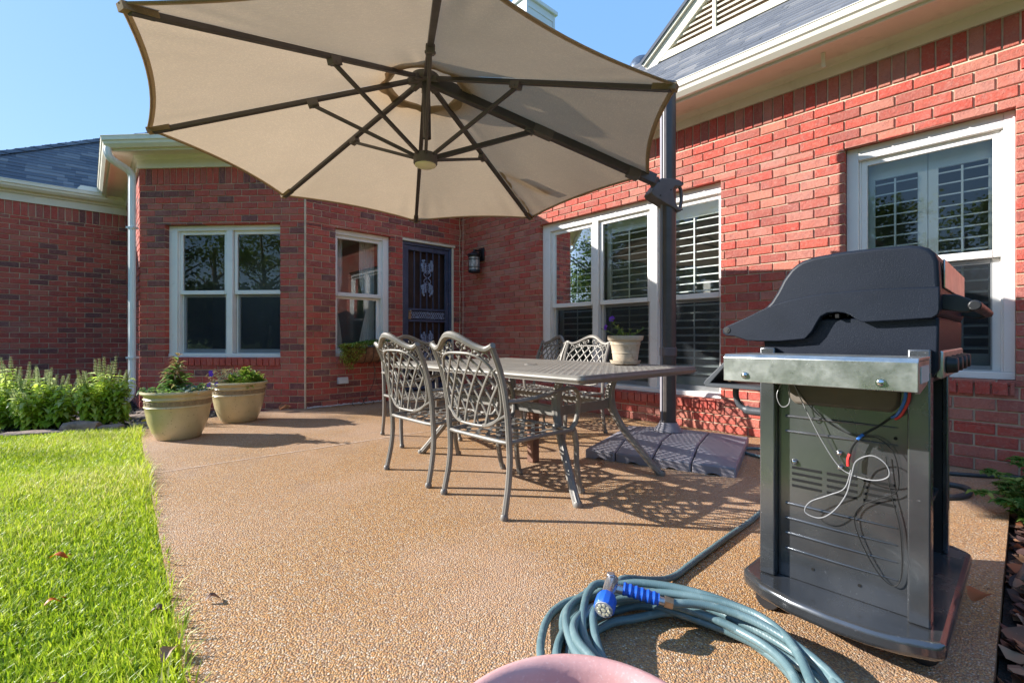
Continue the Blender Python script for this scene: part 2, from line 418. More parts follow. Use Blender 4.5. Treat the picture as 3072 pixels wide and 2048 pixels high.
    m = NB('teal_hose'); wvt = m.new('ShaderNodeTexWave'); wvt.inputs['Scale'].default_value=60; m.l.new(m.tc.outputs['Object'],wvt.inputs['Vector'])
    c=m.ramp(m.noise(9,4),[(.3,(.075,.135,.150)),(.7,(.13,.205,.22))]); c=m.mix(m.ramp(m.noise(45,4),[(.55,0.),(.75,.4)]),c,(.28,.36,.35)); m.color(c); m.rough(.36); m.bump(wvt.outputs['Fac'],.12,.001); M['hose']=m.m
    M['hosedark'] = simple('dark_hose', (.05,.06,.065), .45, var=.2)
    M['nblue'] = simple('blue_rubber', (.012,.10,.52), .4, var=.1)
    M['nsilver'] = simple('silver_zinc', (.48,.48,.50), .3, metal=.85, var=.1)
    M['outlet'] = simple('grey_outlet', (.55,.56,.55), .4, var=.05)
    M['chimney'] = simple('white_siding', (.70,.72,.73), .6, var=.04, scale=2)
    M['contrail'] = simple('ice_trail', (.9,.9,.9), 1, var=.0)
make_materials()
# ================================================================ HOUSE
E1 = Vector((-.6726,.7401)); E2 = Vector((.7398,.6727))
C0 = Vector((-.796,7.353)); C1 = Vector((-2.548,5.76)); C2 = Vector((-4.691,5.891)); C3 = Vector((-6.403,7.775))
class Wall:
    def __init__(s, p, d, n): s.p, s.d, s.n = Vector(p), Vector(d), Vector(n)
    def P(s, a, o, z):
        q = s.p + s.d*a + s.n*o
        return (q.x, q.y, z)
WR = Wall(C0, (.6726,-.7401), (-.7401,-.6726))
WB = Wall(C1, E2, (.6727,-.7398))
WF = Wall(C2, (.9981,-.0610), (-.0610,-.9981))
WS = Wall(C3, (.6726,-.7401), (-.7401,-.6726))
WL = Wall(C3, E2, (.6727,-.7398))
CRS, BLEN, JT = .08, .205, .010

def brick(mb, P, a0,a1,z0,z1, o=0.0, rot=False, t=None):
    b = .0035; d = .12
    j = lambda: RND.uniform(-.0014,.0014)
    o += RND.uniform(-.0025,.0015)
    if t is None: t = RND.random()
    vs = [P(a0,-d,z0),P(a1,-d,z0),P(a1,-d,z1),P(a0,-d,z1),
          P(a0+j(),o-b,z0+j()),P(a1+j(),o-b,z0+j()),P(a1+j(),o-b,z1+j()),P(a0+j(),o-b,z1+j()),
          P(a0+b,o,z0+b),P(a1-b,o,z0+b),P(a1-b,o,z1-b),P(a0+b,o,z1-b)]
    mb.add(vs, [(8,9,10,11),(4,5,9,8),(5,6,10,9),(6,7,11,10),(7,4,8,11),(0,1,5,4),(1,2,6,5),(2,3,7,6),(3,0,4,7)], t)

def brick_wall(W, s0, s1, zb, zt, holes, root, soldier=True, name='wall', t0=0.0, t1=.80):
    mb = MB(); top = zt-.205 if soldier else zt
    k = math.floor(zb/CRS)
    while k*CRS < top-.012:
        z0 = k*CRS+JT/2; z1 = min((k+1)*CRS-JT/2, top-JT/2)
        cuts = [z0, z1]
        for h in holes:
            for hz in (h[2],h[3]):
                if z0+.012 < hz < z1-.012: cuts.append(hz)
        cuts.sort()
        for za, zc in zip(cuts, cuts[1:]):
            zm = (za+zc)/2
            iv = [(s0,s1)]
            for h in holes:
                if h[2] < zm < h[3]:
                    n = []
                    for a,b in iv:
                        if h[1] <= a or h[0] >= b: n.append((a,b)); continue
                        if h[0] > a: n.append((a,h[0]))
                        if h[1] < b: n.append((h[1],b))
                    iv = n
            for a,b in iv:
                x = math.floor(a/BLEN)*BLEN - (BLEN/2 if k % 2 else 0)
                edges = [a]
                while x < b:
                    if x > a+.035 and x < b-.035: edges.append(x)
                    x += BLEN
                edges.append(b)
                for e0,e1 in zip(edges,edges[1:]):
                    q0 = e0+(JT/2 if e0 > a else 0); q1 = e1-(JT/2 if e1 < b else 0)
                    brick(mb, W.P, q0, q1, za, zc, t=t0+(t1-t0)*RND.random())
        k += 1
    if soldier:
        x = s0
        while x < s1-.02:
            brick(mb, W.P, x+JT/2, min(x+.08-JT/2,s1), zt-.205+JT/2, zt, t=t0+(t1-t0)*RND.random()); x += .08
    for h in holes:                                     # rowlock sill under each window
        if h[4]:
            x = h[0]
            while x < h[1]-.02:
                brick(mb, W.P, x+JT/2, min(x+.08,h[1])-JT/2, h[2]-.095, h[2]-.012, o=.016, t=.15+.6*RND.random()); x += .08
    w = build(mb, name, M['brick'], root, smooth=0, normals=False)
    mm = MB(); q = -.011
    ss = sorted(set([s0,s1]+[h[0] for h in holes]+[h[1] for h in holes])); ss = [x for x in ss if s0<=x<=s1]
    for a,b in zip(ss,ss[1:]):
        m_ = (a+b)/2; z = zb
        for h in sorted([h for h in holes if h[0]<m_<h[1]], key=lambda h:h[2]):
            if h[2] > z: mm.add([W.P(a,q,z),W.P(b,q,z),W.P(b,q,h[2]),W.P(a,q,h[2])],[(0,1,2,3)])
            z = h[3]
        mm.add([W.P(a,q,z),W.P(b,q,z),W.P(b,q,zt),W.P(a,q,zt)],[(0,1,2,3)])
    e = .003
    for h in holes:
        a,b,z0,z1 = h[:4]; d=-.20
        mm.add([W.P(a-e,q,z0),W.P(a-e,d,z0),W.P(a-e,d,z1),W.P(a-e,q,z1)],[(0,1,2,3)])
        mm.add([W.P(b+e,q,z0),W.P(b+e,d,z0),W.P(b+e,d,z1),W.P(b+e,q,z1)],[(0,1,2,3)])
        mm.add([W.P(a,q,z1+e),W.P(b,q,z1+e),W.P(b,d,z1+e),W.P(a,d,z1+e)],[(0,1,2,3)])
        mm.add([W.P(a,q,z0-e),W.P(b,q,z0-e),W.P(b,d,z0-e),W.P(a,d,z0-e)],[(0,1,2,3)])
    build(mm, 'mortar', M['mortar'], w, smooth=0, normals=False)
    return w

house = thing('brick_house', (C0.x, C0.y, 0), 'red brick single storey house with cream eaves and white framed windows around the patio', 'house')
H1 = (.335,1.83,.63,2.295,True); H2 = (.38,1.16,.63,2.295,True); HD = (1.34,2.23,.10,2.275,False)
H3 = (1.706,4.063,.30,2.345,True); H4 = (5.02,5.93,.60,2.345,True)
brick_wall(WR, -.13, 8.6, -.16, 2.93, [H3,H4], house, t0=.38, t1=1.0)  # same brick; paler tint range puts this wall's sunlit look into the colour
brick_wall(WB, 0, 2.366, -.08, 3.0, [H2,HD], house)
brick_wall(WF, 0, 2.147, -.08, 3.0, [H1], house)
brick_wall(WS, 0, 2.546, -.08, 3.0, [], house)
brick_wall(WL, -2.1, .13, -.08, 2.9, [], house)
# the thick mortar seam on the bay corner and the caulk line at the foot of the door wall
mb = MB(); mb.tube([(C1.x+.001,C1.y+.004,-.05),(C1.x+.001,C1.y+.004,2.79)], .013, 6); build(mb,'corner_joint',M['mortar'],house)
mb = MB(); pts=[]
for i in range(46):
    s=.02+i*.022; pts.append(WB.P(s,.006+RND.random()*.012,.008+RND.random()*.01))
mb.tube(pts,[.006+RND.random()*.009 for _ in pts],6); build(mb,'caulk_line',M['outlet'],house)

def make_window(W, h, units, rail, zt, zb, shut=0, curtain=False, label=None, screens=True):
    s0,s1,z0,z1 = h[:4]; P = lambda s,o,z: W.P(s,o-.052,z)
    mb = MB(); e=.002
    st = .05
    a0 = units[0][0]-st; b1 = units[-1][1]+st
    mb.fbox(P, s0+e,a0, -.115,-.016, z0+.05,z1-e); mb.fbox(P, b1,s1-e, -.115,-.016, z0+.05,z1-e)
    mb.fbox(P, a0,b1, -.115,-.018, zt+.045,z1-e)
    mb.fbox(P, a0,a0+.012, -.115,-.040, z0+.05,zt+.045); mb.fbox(P, b1-.012,b1, -.115,-.040, z0+.05,zt+.045)
    for (p,q) in zip(units, units[1:]):
        mb.fbox(P, p[1]+st-.004,q[0]-st+.004, -.115,-.020, z0+.05,zt+.045)
    mb.fbox(P, s0+e,s1-e, -.115,-.004, z0+e,z0+.05)
    mb.fbox(P, s0+e,s1-e, -.115,-.012, z1-.022,z1-e-.001) if False else None
    w = build(mb, 'window', M['white'], house, bevel=.004)
    if label: w['label'] = label
    for (a,b) in units:
        m = MB()                                            # upper sash
        o0,o1=-.088,-.050
        m.fbox(P,a-st+.012,a,o0,o1,rail-.02,zt+.045); m.fbox(P,b,b+st-.012,o0,o1,rail-.02,zt+.045)
        m.fbox(P,a,b,o0,o1,zt,zt+.045); m.fbox(P,a,b,o0,o1+.004,rail-.022,rail+.028)
        build(m,'sash',M['white'],w,bevel=.003)
        m = MB(); o0,o1=-.114,-.089                           # lower sash
        m.fbox(P,a-st+.012,a+.012,o0,o1,z0+.05,rail-.022); m.fbox(P,b-.012,b+st-.012,o0,o1,z0+.05,rail-.022)
        m.fbox(P,a+.012,b-.012,o0,o1,z0+.05,zb+.02); m.fbox(P,a+.012,b-.012,o0,o1,rail-.055,rail-.022)
        build(m,'sash',M['white'],w,bevel=.003)
        m = MB(); d=-.068
        m.add([P(a,d,rail+.028),P(b,d,rail+.028),P(b,d,zt),P(a,d,zt)],[(0,1,2,3)])
        d=-.102
        m.add([P(a+.012,d,zb+.02),P(b-.012,d,zb+.02),P(b-.012,d,rail-.055),P(a+.012,d,rail-.055)],[(0,1,2,3)])
        build(m,'pane',M['glass'],w,smooth=0)
        if screens:
            m = MB(); d=-.062; m.add([P(a+.002,d,z0+.06),P(b-.002,d,z0+.06),P(b-.002,d,rail-.024),P(a+.002,d,rail-.024)],[(0,1,2,3)])
            build(m,'insect_screen',M['screen'],w,smooth=0)
        if shut:
            m = MB()
            segs = [(a-.03,b+.03)] if shut==1 else [(a-.03,(a+b)/2-.002),((a+b)/2+.002,b+.03)]
            for (p,q) in segs:
                sw=.055; o0,o1=-.205,-.180
                m.fbox(P,p,p+sw,o0,o1,zb-.05,zt+.03); m.fbox(P,q-sw,q,o0,o1,zb-.05,zt+.03)
                tops=[(zt-.09,zt+.03),(rail-.035,rail+.03),(zb-.05,zb+.10)]
                for (y0,y1) in tops: m.fbox(P,p+sw,q-sw,o0,o1,y0,y1)
                for (lo,hi) in ((rail+.03,zt-.09),(zb+.10,rail-.035)):
                    n=int(round((hi-lo)/.078))
                    for i in range(n):
                        zc=lo+(i+.5)*(hi-lo)/n; tl=.006; hw=.031
                        m.hexa([P(p+sw,-.1925-hw,zc+tl-.0045),P(q-sw,-.1925-hw,zc+tl-.0045),P(q-sw,-.1925+hw,zc-tl-.0045),P(p+sw,-.1925+hw,zc-tl-.0045),
                                P(p+sw,-.1925-hw,zc+tl+.0045),P(q-sw,-.1925-hw,zc+tl+.0045),P(q-sw,-.1925+hw,zc-tl+.0045),P(p+sw,-.1925+hw,zc-tl+.0045)])
                    c=(p+q)/2; m.fbox(P,c-.006,c+.006,-.158,-.148,lo+.02,hi-.02)
            build(m,'shutter',M['shutter'],w,smooth=30)
    if curtain:
        for (a,b) in ((s0+.06,s0+.20),(s1-.34,s1-.12)):
            m=MB(); n=26; vs=[]; fs=[]
            for i in range(n+1):
                s=a+(b-a)*i/n
                for j in range(9):
                    z=z0+.02+(zt+.02-z0)*j/8; pinch=1-.45*math.exp(-((z-1.25)/.25)**2)
                    ss=(a if a<s0+.1 else b)+(s-(a if a<s0+.1 else b))*pinch
                    vs.append(P(ss,-.24+.018*math.sin(i*1.5+j*.1),z))
            for i in range(n):
                for j in range(8): fs.append((i*9+j,(i+1)*9+j,(i+1)*9+j+1,i*9+j+1))
            m.add(vs,fs,.5); build(m,'curtain',M['curtain'],w,smooth=180)
    m = MB(); D=-.95; q=-.135
    for f in ([P(s0-.1,D,z0-.2),P(s1+.1,D,z0-.2),P(s1+.1,D,z1+.1),P(s0-.1,D,z1+.1)],
              [P(s0-.1,q,z0-.2),P(s0-.1,D,z0-.2),P(s0-.1,D,z1+.1),P(s0-.1,q,z1+.1)],
              [P(s1+.1,q,z0-.2),P(s1+.1,D,z0-.2),P(s1+.1,D,z1+.1),P(s1+.1,q,z1+.1)],
              [P(s0-.1,q,z1+.1),P(s1+.1,q,z1+.1),P(s1+.1,D,z1+.1),P(s0-.1,D,z1+.1)],
              [P(s0-.1,q,z0-.2),P(s1+.1,q,z0-.2),P(s1+.1,D,z0-.2),P(s0-.1,D,z0-.2)]):
        m.add(f,[(0,1,2,3)])
    build(m,'room_lining',M['room'],w,smooth=0,normals=False)
    return w
make_window(WF,H1,[(.495,1.045),(1.215,1.785)],1.45,2.185,.715,label='white double window of the bay behind the planters')
make_window(WB,H2,[(.445,1.02)],1.45,2.185,.715,curtain=True,screens=False,label='white single window beside the barred door')
make_window(WR,H3,[(1.89,2.474),(2.646,3.234),(3.413,4.002)],1.285,2.2,.38,shut=1,label='white triple window with shutters behind the table')
make_window(WR,H4,[(5.148,5.823)],1.43,2.20,.665,shut=2,label='white window with shutters behind the grill')

# ---- security door
P = WB.P
mb = MB(); mb.fbox(P,1.338,2.252,-.05,.004,2.272,2.305); mb.fbox(P,2.20,2.234,-.12,-.012,.10,2.272); mb.fbox(P,1.336,1.352,-.12,-.02,.10,2.272)
dc = build(mb,'door_casing',M['cream'],house,bevel=.003)
mb = MB(); mb.fbox(P,1.352,1.392,-.10,-.025,.10,2.268); mb.fbox(P,2.160,2.199,-.10,-.025,.10,2.268); mb.fbox(P,1.392,2.160,-.10,-.025,2.225,2.268)
mb.fbox(P,1.398,1.455,-.082,-.042,.12,2.22); mb.fbox(P,2.098,2.155,-.082,-.042,.12,2.22)
for z0,z1 in ((2.155,2.22),(1.278,1.312),(1.115,1.148),(.12,.20)): mb.fbox(P,1.455,2.098,-.082,-.042,z0,z1)
door = build(mb,'security_door',M['door_metal'],house,bevel=.003)
for k in range(1,6):
    s=1.455+.643*k/6
    for z0,z1 in ((1.312,2.155),(.20,1.115)):
        mb=MB(); mb.fbox(P,s-.008,s+.008,-.070,-.054,z0,z1); build(mb,'door_bar',M['door_metal'],door,smooth=0)
def ornament(zc):
    mb=MB(); sc=1.7765
    for sg in (-1,1):
        for ud in (-1,1):
            mb.tube([P(sc+sg*(.010+.050*math.sin(PI*i/9)),-.046,zc+ud*.105*i/9) for i in range(10)],.006,5)
            for k in range(6):                                  # leafy sprays above and below the ring
                z0=.075+.024*k; L=.085-.007*abs(k-2)
                e=P(sc+sg*L,-.044,zc+ud*(z0+.045))
                mb.tube([P(sc+sg*.004,-.046,zc+ud*(z0-.02)),P(sc+sg*L*.55,-.046,zc+ud*(z0+.004)),e],.0042,5)
                for q in range(4): mb.ball((e[0]+RND.uniform(-.020,.014),e[1]+RND.uniform(-.012,.012),e[2]+RND.uniform(-.022,.018)),.0105+.003*RND.random(),6,4,(1,1,1.4))
                q=P(sc+sg*L*.45,-.042,zc+ud*(z0+.012)); mb.ball(q,.011,6,4,(1,1,1.4))
    build(mb,'door_ornament',M['door_light'],door)
ornament(1.77); ornament(.72)
mb=MB()
for k in range(4):
    for sg in (-1,1):
        pts=[P(1.50+.59*i/40,-.062,1.213+sg*.048*math.sin(i*.62+k*1.57)) for i in range(41)]; mb.tube(pts,.0058,5)
for k in range(26): 
    q=P(1.51+.57*RND.random(),-.055,1.213+RND.uniform(-.05,.05)); mb.ball(q,.010,6,4)
build(mb,'scroll_panel',M['door_light'],door)
mb=MB(); mb.fbox(P,1.458,1.500,-.070,-.036,1.15,1.277); q=P(1.477,-.020,1.265); mb.ball(q,.020,10,6); build(mb,'door_lock',M['brass'],door,bevel=.003)
mb=MB(); mb.fbox(P,1.34,2.23,-.20,-.15,.10,2.27); build(mb,'inner_door',M['door_wood'],door,smooth=0)
mb=MB(); mb.fbox(P,1.30,2.27,-.14,.10,-.02,.10); build(mb,'door_step',M['concrete'],house,bevel=.008)

# ---- eaves
def miter(na, nb):
    s = na+nb; return s/(1+na.dot(nb))
ch = [(C3,WS.n),(C2,miter(WS.n,WF.n)),(C1,miter(WF.n,WB.n)),(C0,WB.n+WR.n)]
path = lambda z: [(p.x,p.y,z,n.x,n.y) for p,n in ch]
mb=MB(); sweep(mb,[(-.03,0),(.022,0),(.022,.15),(-.03,.15)],path(3.0)); build(mb,'frieze_board',M['cream'],house,smooth=0)
mb=MB(); sweep(mb,[(.022,.105),(.045,.12),(.06,.15),(.022,.15)],path(3.0)); sweep(mb,[(-.05,0),(.25,0),(.25,.03),(-.05,.03)],path(3.151)); sweep(mb,[(.245,-.03),(.268,-.03),(.268,.11),(.245,.11)],path(3.15)); build(mb,'soffit',M['cream'],house,smooth=0)
KP=[(0,0),(.042,0),(.075,.035),(.082,.062),(.096,.074),(.098,.118),(.104,.121),(.102,.127),(.092,.126),(.088,.1),(0,.1)]
mb=MB(); sweep(mb,[(.269+o,z) for o,z in KP],path(3.145)); build(mb,'gutter',M['gutter'],house,smooth=25)
rp=lambda z:[(C0.x,C0.y,z,*(WB.n+WR.n)),(*WR.P(8.8,0,z),*WR.n)]
mb=MB(); sweep(mb,[(-.03,0),(.02,0),(.02,.115),(-.03,.115)],rp(2.93)); build(mb,'frieze_board',M['cream'],house,smooth=0)
mb=MB(); sweep(mb,[(.02,.075),(.038,.083),(.046,.100),(.062,.116),(.02,.116)],rp(2.93)); sweep(mb,[(-.05,0),(.342,0),(.342,.02),(-.05,.02)],rp(3.046)); sweep(mb,[(.335,-.028),(.36,-.028),(.36,.11),(.335,.11)],rp(3.047)); build(mb,'soffit',M['cream'],house,smooth=0)
mb=MB(); sweep(mb,[(.361+o,z) for o,z in KP],rp(3.04)); build(mb,'gutter',M['gutter'],house,smooth=25)
mb=MB(); mb.bar(WR.P(4.93,.20,3.045),WR.P(4.93,.17,2.945),.028,.02); build(mb,'soffit_hook',M['cream'],house,bevel=.002)
lp=lambda z:[(*WL.P(-2.3,0,z),*WL.n),(*WL.P(.02,0,z),*WL.n)]
mb=MB(); sweep(mb,[(-.03,0),(.02,0),(.02,.15),(-.03,.15)],lp(2.9)); build(mb,'frieze_board',M['cream'],house,smooth=0)
mb=MB(); sweep(mb,[(.02,.105),(.05,.12),(.05,.17),(.02,.17)],lp(2.9)); sweep(mb,[(-.03,0),(.07,0),(.07,.09),(-.03,.09)],lp(3.052)); build(mb,'soffit',M['cream'],house,smooth=0)
mb=MB(); sweep(mb,[(.071+o,z) for o,z in KP],lp(3.055)); build(mb,'gutter',M['gutter'],house,smooth=25)
mb=MB(); P=WL.P; mb.hexa([P(-.62,.12,3.17),P(-.12,.12,3.17),P(-.12,.15,3.17),P(-.62,.15,3.17),P(-.56,.10,3.26),P(-.12,.10,3.26),P(-.12,.13,3.26),P(-.56,.13,3.26)]); build(mb,'splash_guard',M['gutter'],house,smooth=0)

# downpipe
P=WF.P
pts=smooth_path([P(-.13,.30,3.16),P(-.13,.30,3.10),P(-.12,.285,3.045),P(-.095,.22,3.0),P(-.07,.12,2.965),P(-.055,.07,2.93),P(-.052,.05,2.88),P(-.052,.05,2.75)],5)
pts+= [Vector(P(-.052,.05,z)) for z in (2.2,1.6,1.0,.5,.30)]
pts+= smooth_path([P(-.052,.05,.28),P(-.052,.055,.20),P(-.062,.085,.13),P(-.085,.15,.085),P(-.12,.235,.062)],5)[1:]
mb=MB(); mb.tube(pts,.045,20,flat=.72,up=tuple(WF.n)+(0,),flute=.10)
dp=build(mb,'downpipe',M['downpipe'],house,smooth=20)
mb=MB()
for z in (2.24,.62): mb.fbox(P,-.101,-.003,-.0,.086,z,z+.022)
build(mb,'pipe_strap',M['downpipe'],dp,smooth=0)

# ---- roofs
def shingles(W, o0, z0, tn, s0f, s1f, dmax, root, name='roof'):
    mb=MB(); c=1/math.sqrt(1+tn*tn); sn=tn*c; ex=.135; i=0; P=W.P
    while i*ex < dmax:
        d0=i*ex; d1=d0+ex+.01; o_a=o0-d0*c; o_b=o0-d1*c; za=z0+d0*sn; zb=z0+d1*sn
        x=s0f(o_a)-RND.random()*.2; e=s1f(o_a)
        while x<e:
            w=RND.choice((.12,.16,.2,.28)); th=.012+.006*RND.random()
            a=max(x,s0f(o_a)); b=min(x+w,e)
            if b>a:
                t=RND.random()**1.3
                mb.add([P(a,o_a+.004*0,za),P(b,o_a,za),P(b,o_b,zb+.004),P(a,o_b,zb+.004),P(a,o_a,za+th),P(b,o_a,za+th)],[(4,5,2,3),(0,1,5,4)],t)
            x+=w
        i+=1
    return build(mb,name,M['shingle'],root,smooth=0,normals=False)
shingles(WR,.44,3.16,.82,lambda o:-.9,lambda o:8.8,3.1,house)
shingles(WF,.29,3.26,.60,lambda o:-.12+(.29-o)*.414,lambda o:2.3-(.29-o)*.41,1.25,house)
shingles(WB,.29,3.26,.60,lambda o:-.1+(.29-o)*.41,lambda o:2.5,1.25,house)
hip=lambda o:-1.49+(-.67-o)*.85
shingles(WL,.15,3.17,.70,hip,lambda o:1.6,3.6,house)
mb=MB()
for i in range(16):                                    # hip caps of the low wing
    o=.1-i*.19; o2=o-.26; z=3.17+.7*(.15-o)+.03; z2=3.17+.7*(.15-o2)+.03
    a,b=hip(o),hip(o2)
    for sg in (0,1):
        P=WL.P; w=.11
        if sg==0: q=[P(a,o,z+.015),P(b,o2,z2),P(b+w,o2+.03,z2-.02),P(a+w,o+.03,z-.005)]
        else: q=[P(a,o,z+.015),P(b,o2,z2),P(b-w,o2-.02,z2-.07),P(a-w,o-.02,z-.055)]
        mb.add(q,[(0,1,2,3)],RND.random())
build(mb,'hip_cap',M['shingle'],house,smooth=0,normals=False)
# gable with louvres over the right roof
G=Wall(C0-WR.n*1.0, WR.d, WR.n); P=G.P; k=.78; g0=2.71; zb=4.36
mb=MB(); mb.prism([(g0,zb),(9,zb),(9,zb+k*(9-g0))],lambda a,z:P(a,-.02,z),lambda a,z:P(a,-.05,z)); gab=build(mb,'gable_wall',simple('brown_backing',(.30,.21,.17),.8),house,smooth=0)
mb=MB(); z=zb+.09
while z<7.4:
    a=g0+(z-zb)/k+.13
    mb.hexa([P(a,-.015,z),P(9,-.015,z),P(9,.03,z-.048),P(a,.03,z-.048),P(a,-.015,z+.012),P(9,-.015,z+.012),P(9,.036,z-.030),P(a,.036,z-.030)]); z+=.062
build(mb,'louvre',M['cream'],gab,smooth=0)
mb=MB(); mb.fbox(P,g0+.02,9,-.01,.05,zb-.03,zb+.055); mb.fbox(P,3.55,3.585,0,.045,zb+.055,zb+k*(3.55-g0)-.1)
kk=math.hypot(1,k); dx,dz=1/kk,k/kk
def rk(o0,o1,n0,n1,L=6): 
    f=lambda t,n:(g0-.03+dx*t-dz*n, zb-.02+dz*t+dx*n)
    c=[]
    for o in (o0,o1):
        for (t,n) in ((0,n0),(L,n0),(L,n1),(0,n1)):
            a,z=f(t,n); c.append(P(a,o,z))
    return c
mb.hexa(rk(-.02,.055,-.13,-.005)); mb.hexa(rk(.02,.09,.0,.035)); build(mb,'rake_board',M['cream'],gab,smooth=0)
mb=MB(); mb.hexa(rk(-2.0,.11,.036,.075)); build(mb,'gable_roof',M['shingle'],gab,smooth=0)
mb=MB(); mb.lathe([(.20,0),(.205,.10),(.19,.2),(.15,.27),(.08,.31),(.0,.32)],24,(2.02,7.28,4.92)); mb.lathe([(.26,-.1),(.26,.0),(.20,.01)],24,(2.02,7.28,4.92)); build(mb,'roof_vent',simple('weathered_vent',(.10,.13,.18),.35,metal=.5,var=.4,scale=20),house)
# chimney
CH=Wall((.276,9.0),E2,(.6727,-.7398)); P=CH.P
mb=MB(); mb.fbox(P,0,.78,-.72,0,4.2,7.42); mb.fbox(P,-.015,.035,-.70,.018,4.2,7.42); mb.fbox(P,.745,.795,-.70,.018,4.2,7.42); mb.fbox(P,.035,.745,-.70,.012,7.28,7.42)
ch_=build(mb,'chimney',M['chimney'],house,smooth=0)
mb=MB(); mb.fbox(P,-.06,.84,-.78,.06,7.421,7.50); build(mb,'chimney_cap',M['chimney'],ch_,bevel=.01)
mb=MB()
for z in (5.9,6.2,6.5,6.8,7.05): mb.fbox(P,.036,.744,.001,.006,z,z+.012)
build(mb,'siding_joint',simple('siding_joint_grey',(.45,.47,.48),.7),ch_,smooth=0)  # thin joint strips, a greyer tone than the siding

# ---- things on the walls
lt=thing('wall_lantern',WR.P(.527,0,2.1),'black cylindrical porch lantern with seeded glass on the brick wall by the door','lantern')
P=WR.P
mb=MB(); mb.fbox(P,.470,.584,.001,.028,2.015,2.21); build(mb,'backplate',M['lantern'],lt,bevel=.006)
mb=MB(); mb.bar(P(.527,.02,2.165),P(.527,.16,2.165),.03,.022); mb.bar(P(.527,.15,2.17),P(.527,.15,2.12),.03,.03,up=(1,0,0)); build(mb,'arm',M['lantern'],lt,bevel=.004)
c=P(.527,.15,0)
mb=MB(); mb.lathe([(0,2.145),(.03,2.143),(.055,2.125),(.075,2.115),(.105,2.10),(.108,2.088),(.09,2.08),(.088,2.06),(.0,2.06)],28,c); build(mb,'cap',M['lantern'],lt)
mb=MB(); mb.lathe([(.076,1.86),(.076,2.06)],28,c); build(mb,'glass_shade',M['lampglass'],lt)
mb=MB(); mb.lathe([(0,1.828),(.07,1.83),(.088,1.84),(.088,1.868),(.074,1.872),(0,1.872)],28,c)
for z in (1.905,2.02): mb.lathe([(.079,z),(.083,z),(.083,z+.01),(.079,z+.01),(.079,z)],28,c)
for k in range(8):
    a=2*PI*k/8+.2; x,y=c[0]+.081*math.cos(a),c[1]+.081*math.sin(a); mb.bar((x,y,1.865),(x,y,2.065),.008,.008)
build(mb,'cage',M['lantern'],lt)

P=WB.P
ob=thing('outlet_box',P(.455,.0,.285),'small grey weatherproof outlet box low on the brick wall under the planter','outlet')
mb=MB(); mb.fbox(P,.395,.520,.001,.045,.285,.365); build(mb,'box_body',M['outlet'],ob,bevel=.006)
mb=MB(); mb.hexa([P(.392,.046,.29),P(.523,.046,.29),P(.523,.075,.29),P(.392,.075,.29),P(.392,.046,.372),P(.523,.046,.372),P(.523,.054,.372),P(.392,.054,.372)]); build(mb,'cover_flap',M['outlet'],ob,bevel=.004)
for (W_,s,nm,lab) in ((WB,2.335,0,'thin pale cable with crumbly mortar running down the corner beside the door frame'),(WR,.055,1,'straight thin white cable stapled down the wall between the corner and the lantern')):
    mb=MB(); pts=[]
    for i in range(60):
        z=2.95-i*.0495; pts.append(W_.P(s+(.006*math.sin(i*.9)+RND.uniform(-.005,.005) if nm==0 else .003*math.sin(i*.25)),.008,z))
    mb.tube(pts,[(.004+.003*RND.random()) if nm==0 else .003 for _ in pts],6)
    o=build(mb,'wall_cable',M['mortar' if nm==0 else 'cream'],None); tag(o,lab,'cable')
# ================================================================ GROUND
def sheet(name, poly, z, mat, thick=0.0, kind='structure'):
    mb=MB()
    if thick: mb.prism(poly, lambda x,y:(x,y,z-thick), lambda x,y:(x,y,z))
    else: mb.add([(x,y,z) for x,y in poly],[tuple(range(len(poly)))])
    o=build(mb,name,mat,None,smooth=0); return tag(o,kind=kind)
sheet('ground',[(-900,-900),(900,-900),(900,900),(-900,900)],-.14,M['lawn'])
wp=lambda W,s,o:(W.P(s,o,0)[0],W.P(s,o,0)[1])
PE=Vector((.639,-.769)); PA=Vector((-3.67,4.61)); PB=PA+PE*5.83
PR=Vector((1.214,1.182)); PRa=PR-E2*1.567
patio_poly=[tuple(PA),tuple(PB),(3.184,2.974),(-.78,7.36),(-2.548,5.75),(-2.87,5.79)]
pt=sheet('patio',patio_poly,0,M['patio'],.13)
# saw joints of the slab
def joint(a,b,w,name='patio_joint',mat='joint'):
    a=Vector(a);b=Vector(b);d=(b-a).normalized();n=Vector((-d.y,d.x));mb=MB();k=60;L=[];R_=[]
    for i in range(k+1):
        p=a+(b-a)*i/k+n*RND.uniform(-.003,.003);ww=w*RND.uniform(.5,1.3);L.append((p.x-n.x*ww,p.y-n.y*ww,.004));R_.append((p.x+n.x*ww,p.y+n.y*ww,.004))
    mb.add(L+R_,[(i,i+1,k+2+i,k+1+i) for i in range(k)])
    return tag(build(mb,name,M[mat],None,smooth=0),kind='structure')
joint((-2.30,3.02),(-.55,4.6),.006)
bed=[(-8.6,3.9),(-5.2,4.12),(-4.3,4.30),(-3.66,4.58),(-2.85,5.80),(-4.66,5.93),(-6.38,7.80),(-8.6,5.85)]
sheet('flower_bed',bed,-.045,M['soil'],.08)
lawn=[(-14,-3),(-14,3.9),(-8.6,3.9),(-5.2,4.12),(-4.3,4.30),(-3.70,4.58),tuple(PA+PE*.02+Vector((-.01,0))),tuple(PB+Vector((-.01,-.01))),(.04,-3)]
sheet('lawn',lawn,-.040,M['lawn'],.08)
sb=[(3.2,2.99),tuple(PRa),(3.4,-1.6),(6.6,2.4),(4.9,1.1)]
sb=[tuple(PRa+Vector((.004,-.004))),(.06,-2.6),(7.4,-2.0),(7.4,-.9),(3.186,2.972)]
sheet('side_bed',sb,-.055,M['soil'],.08)

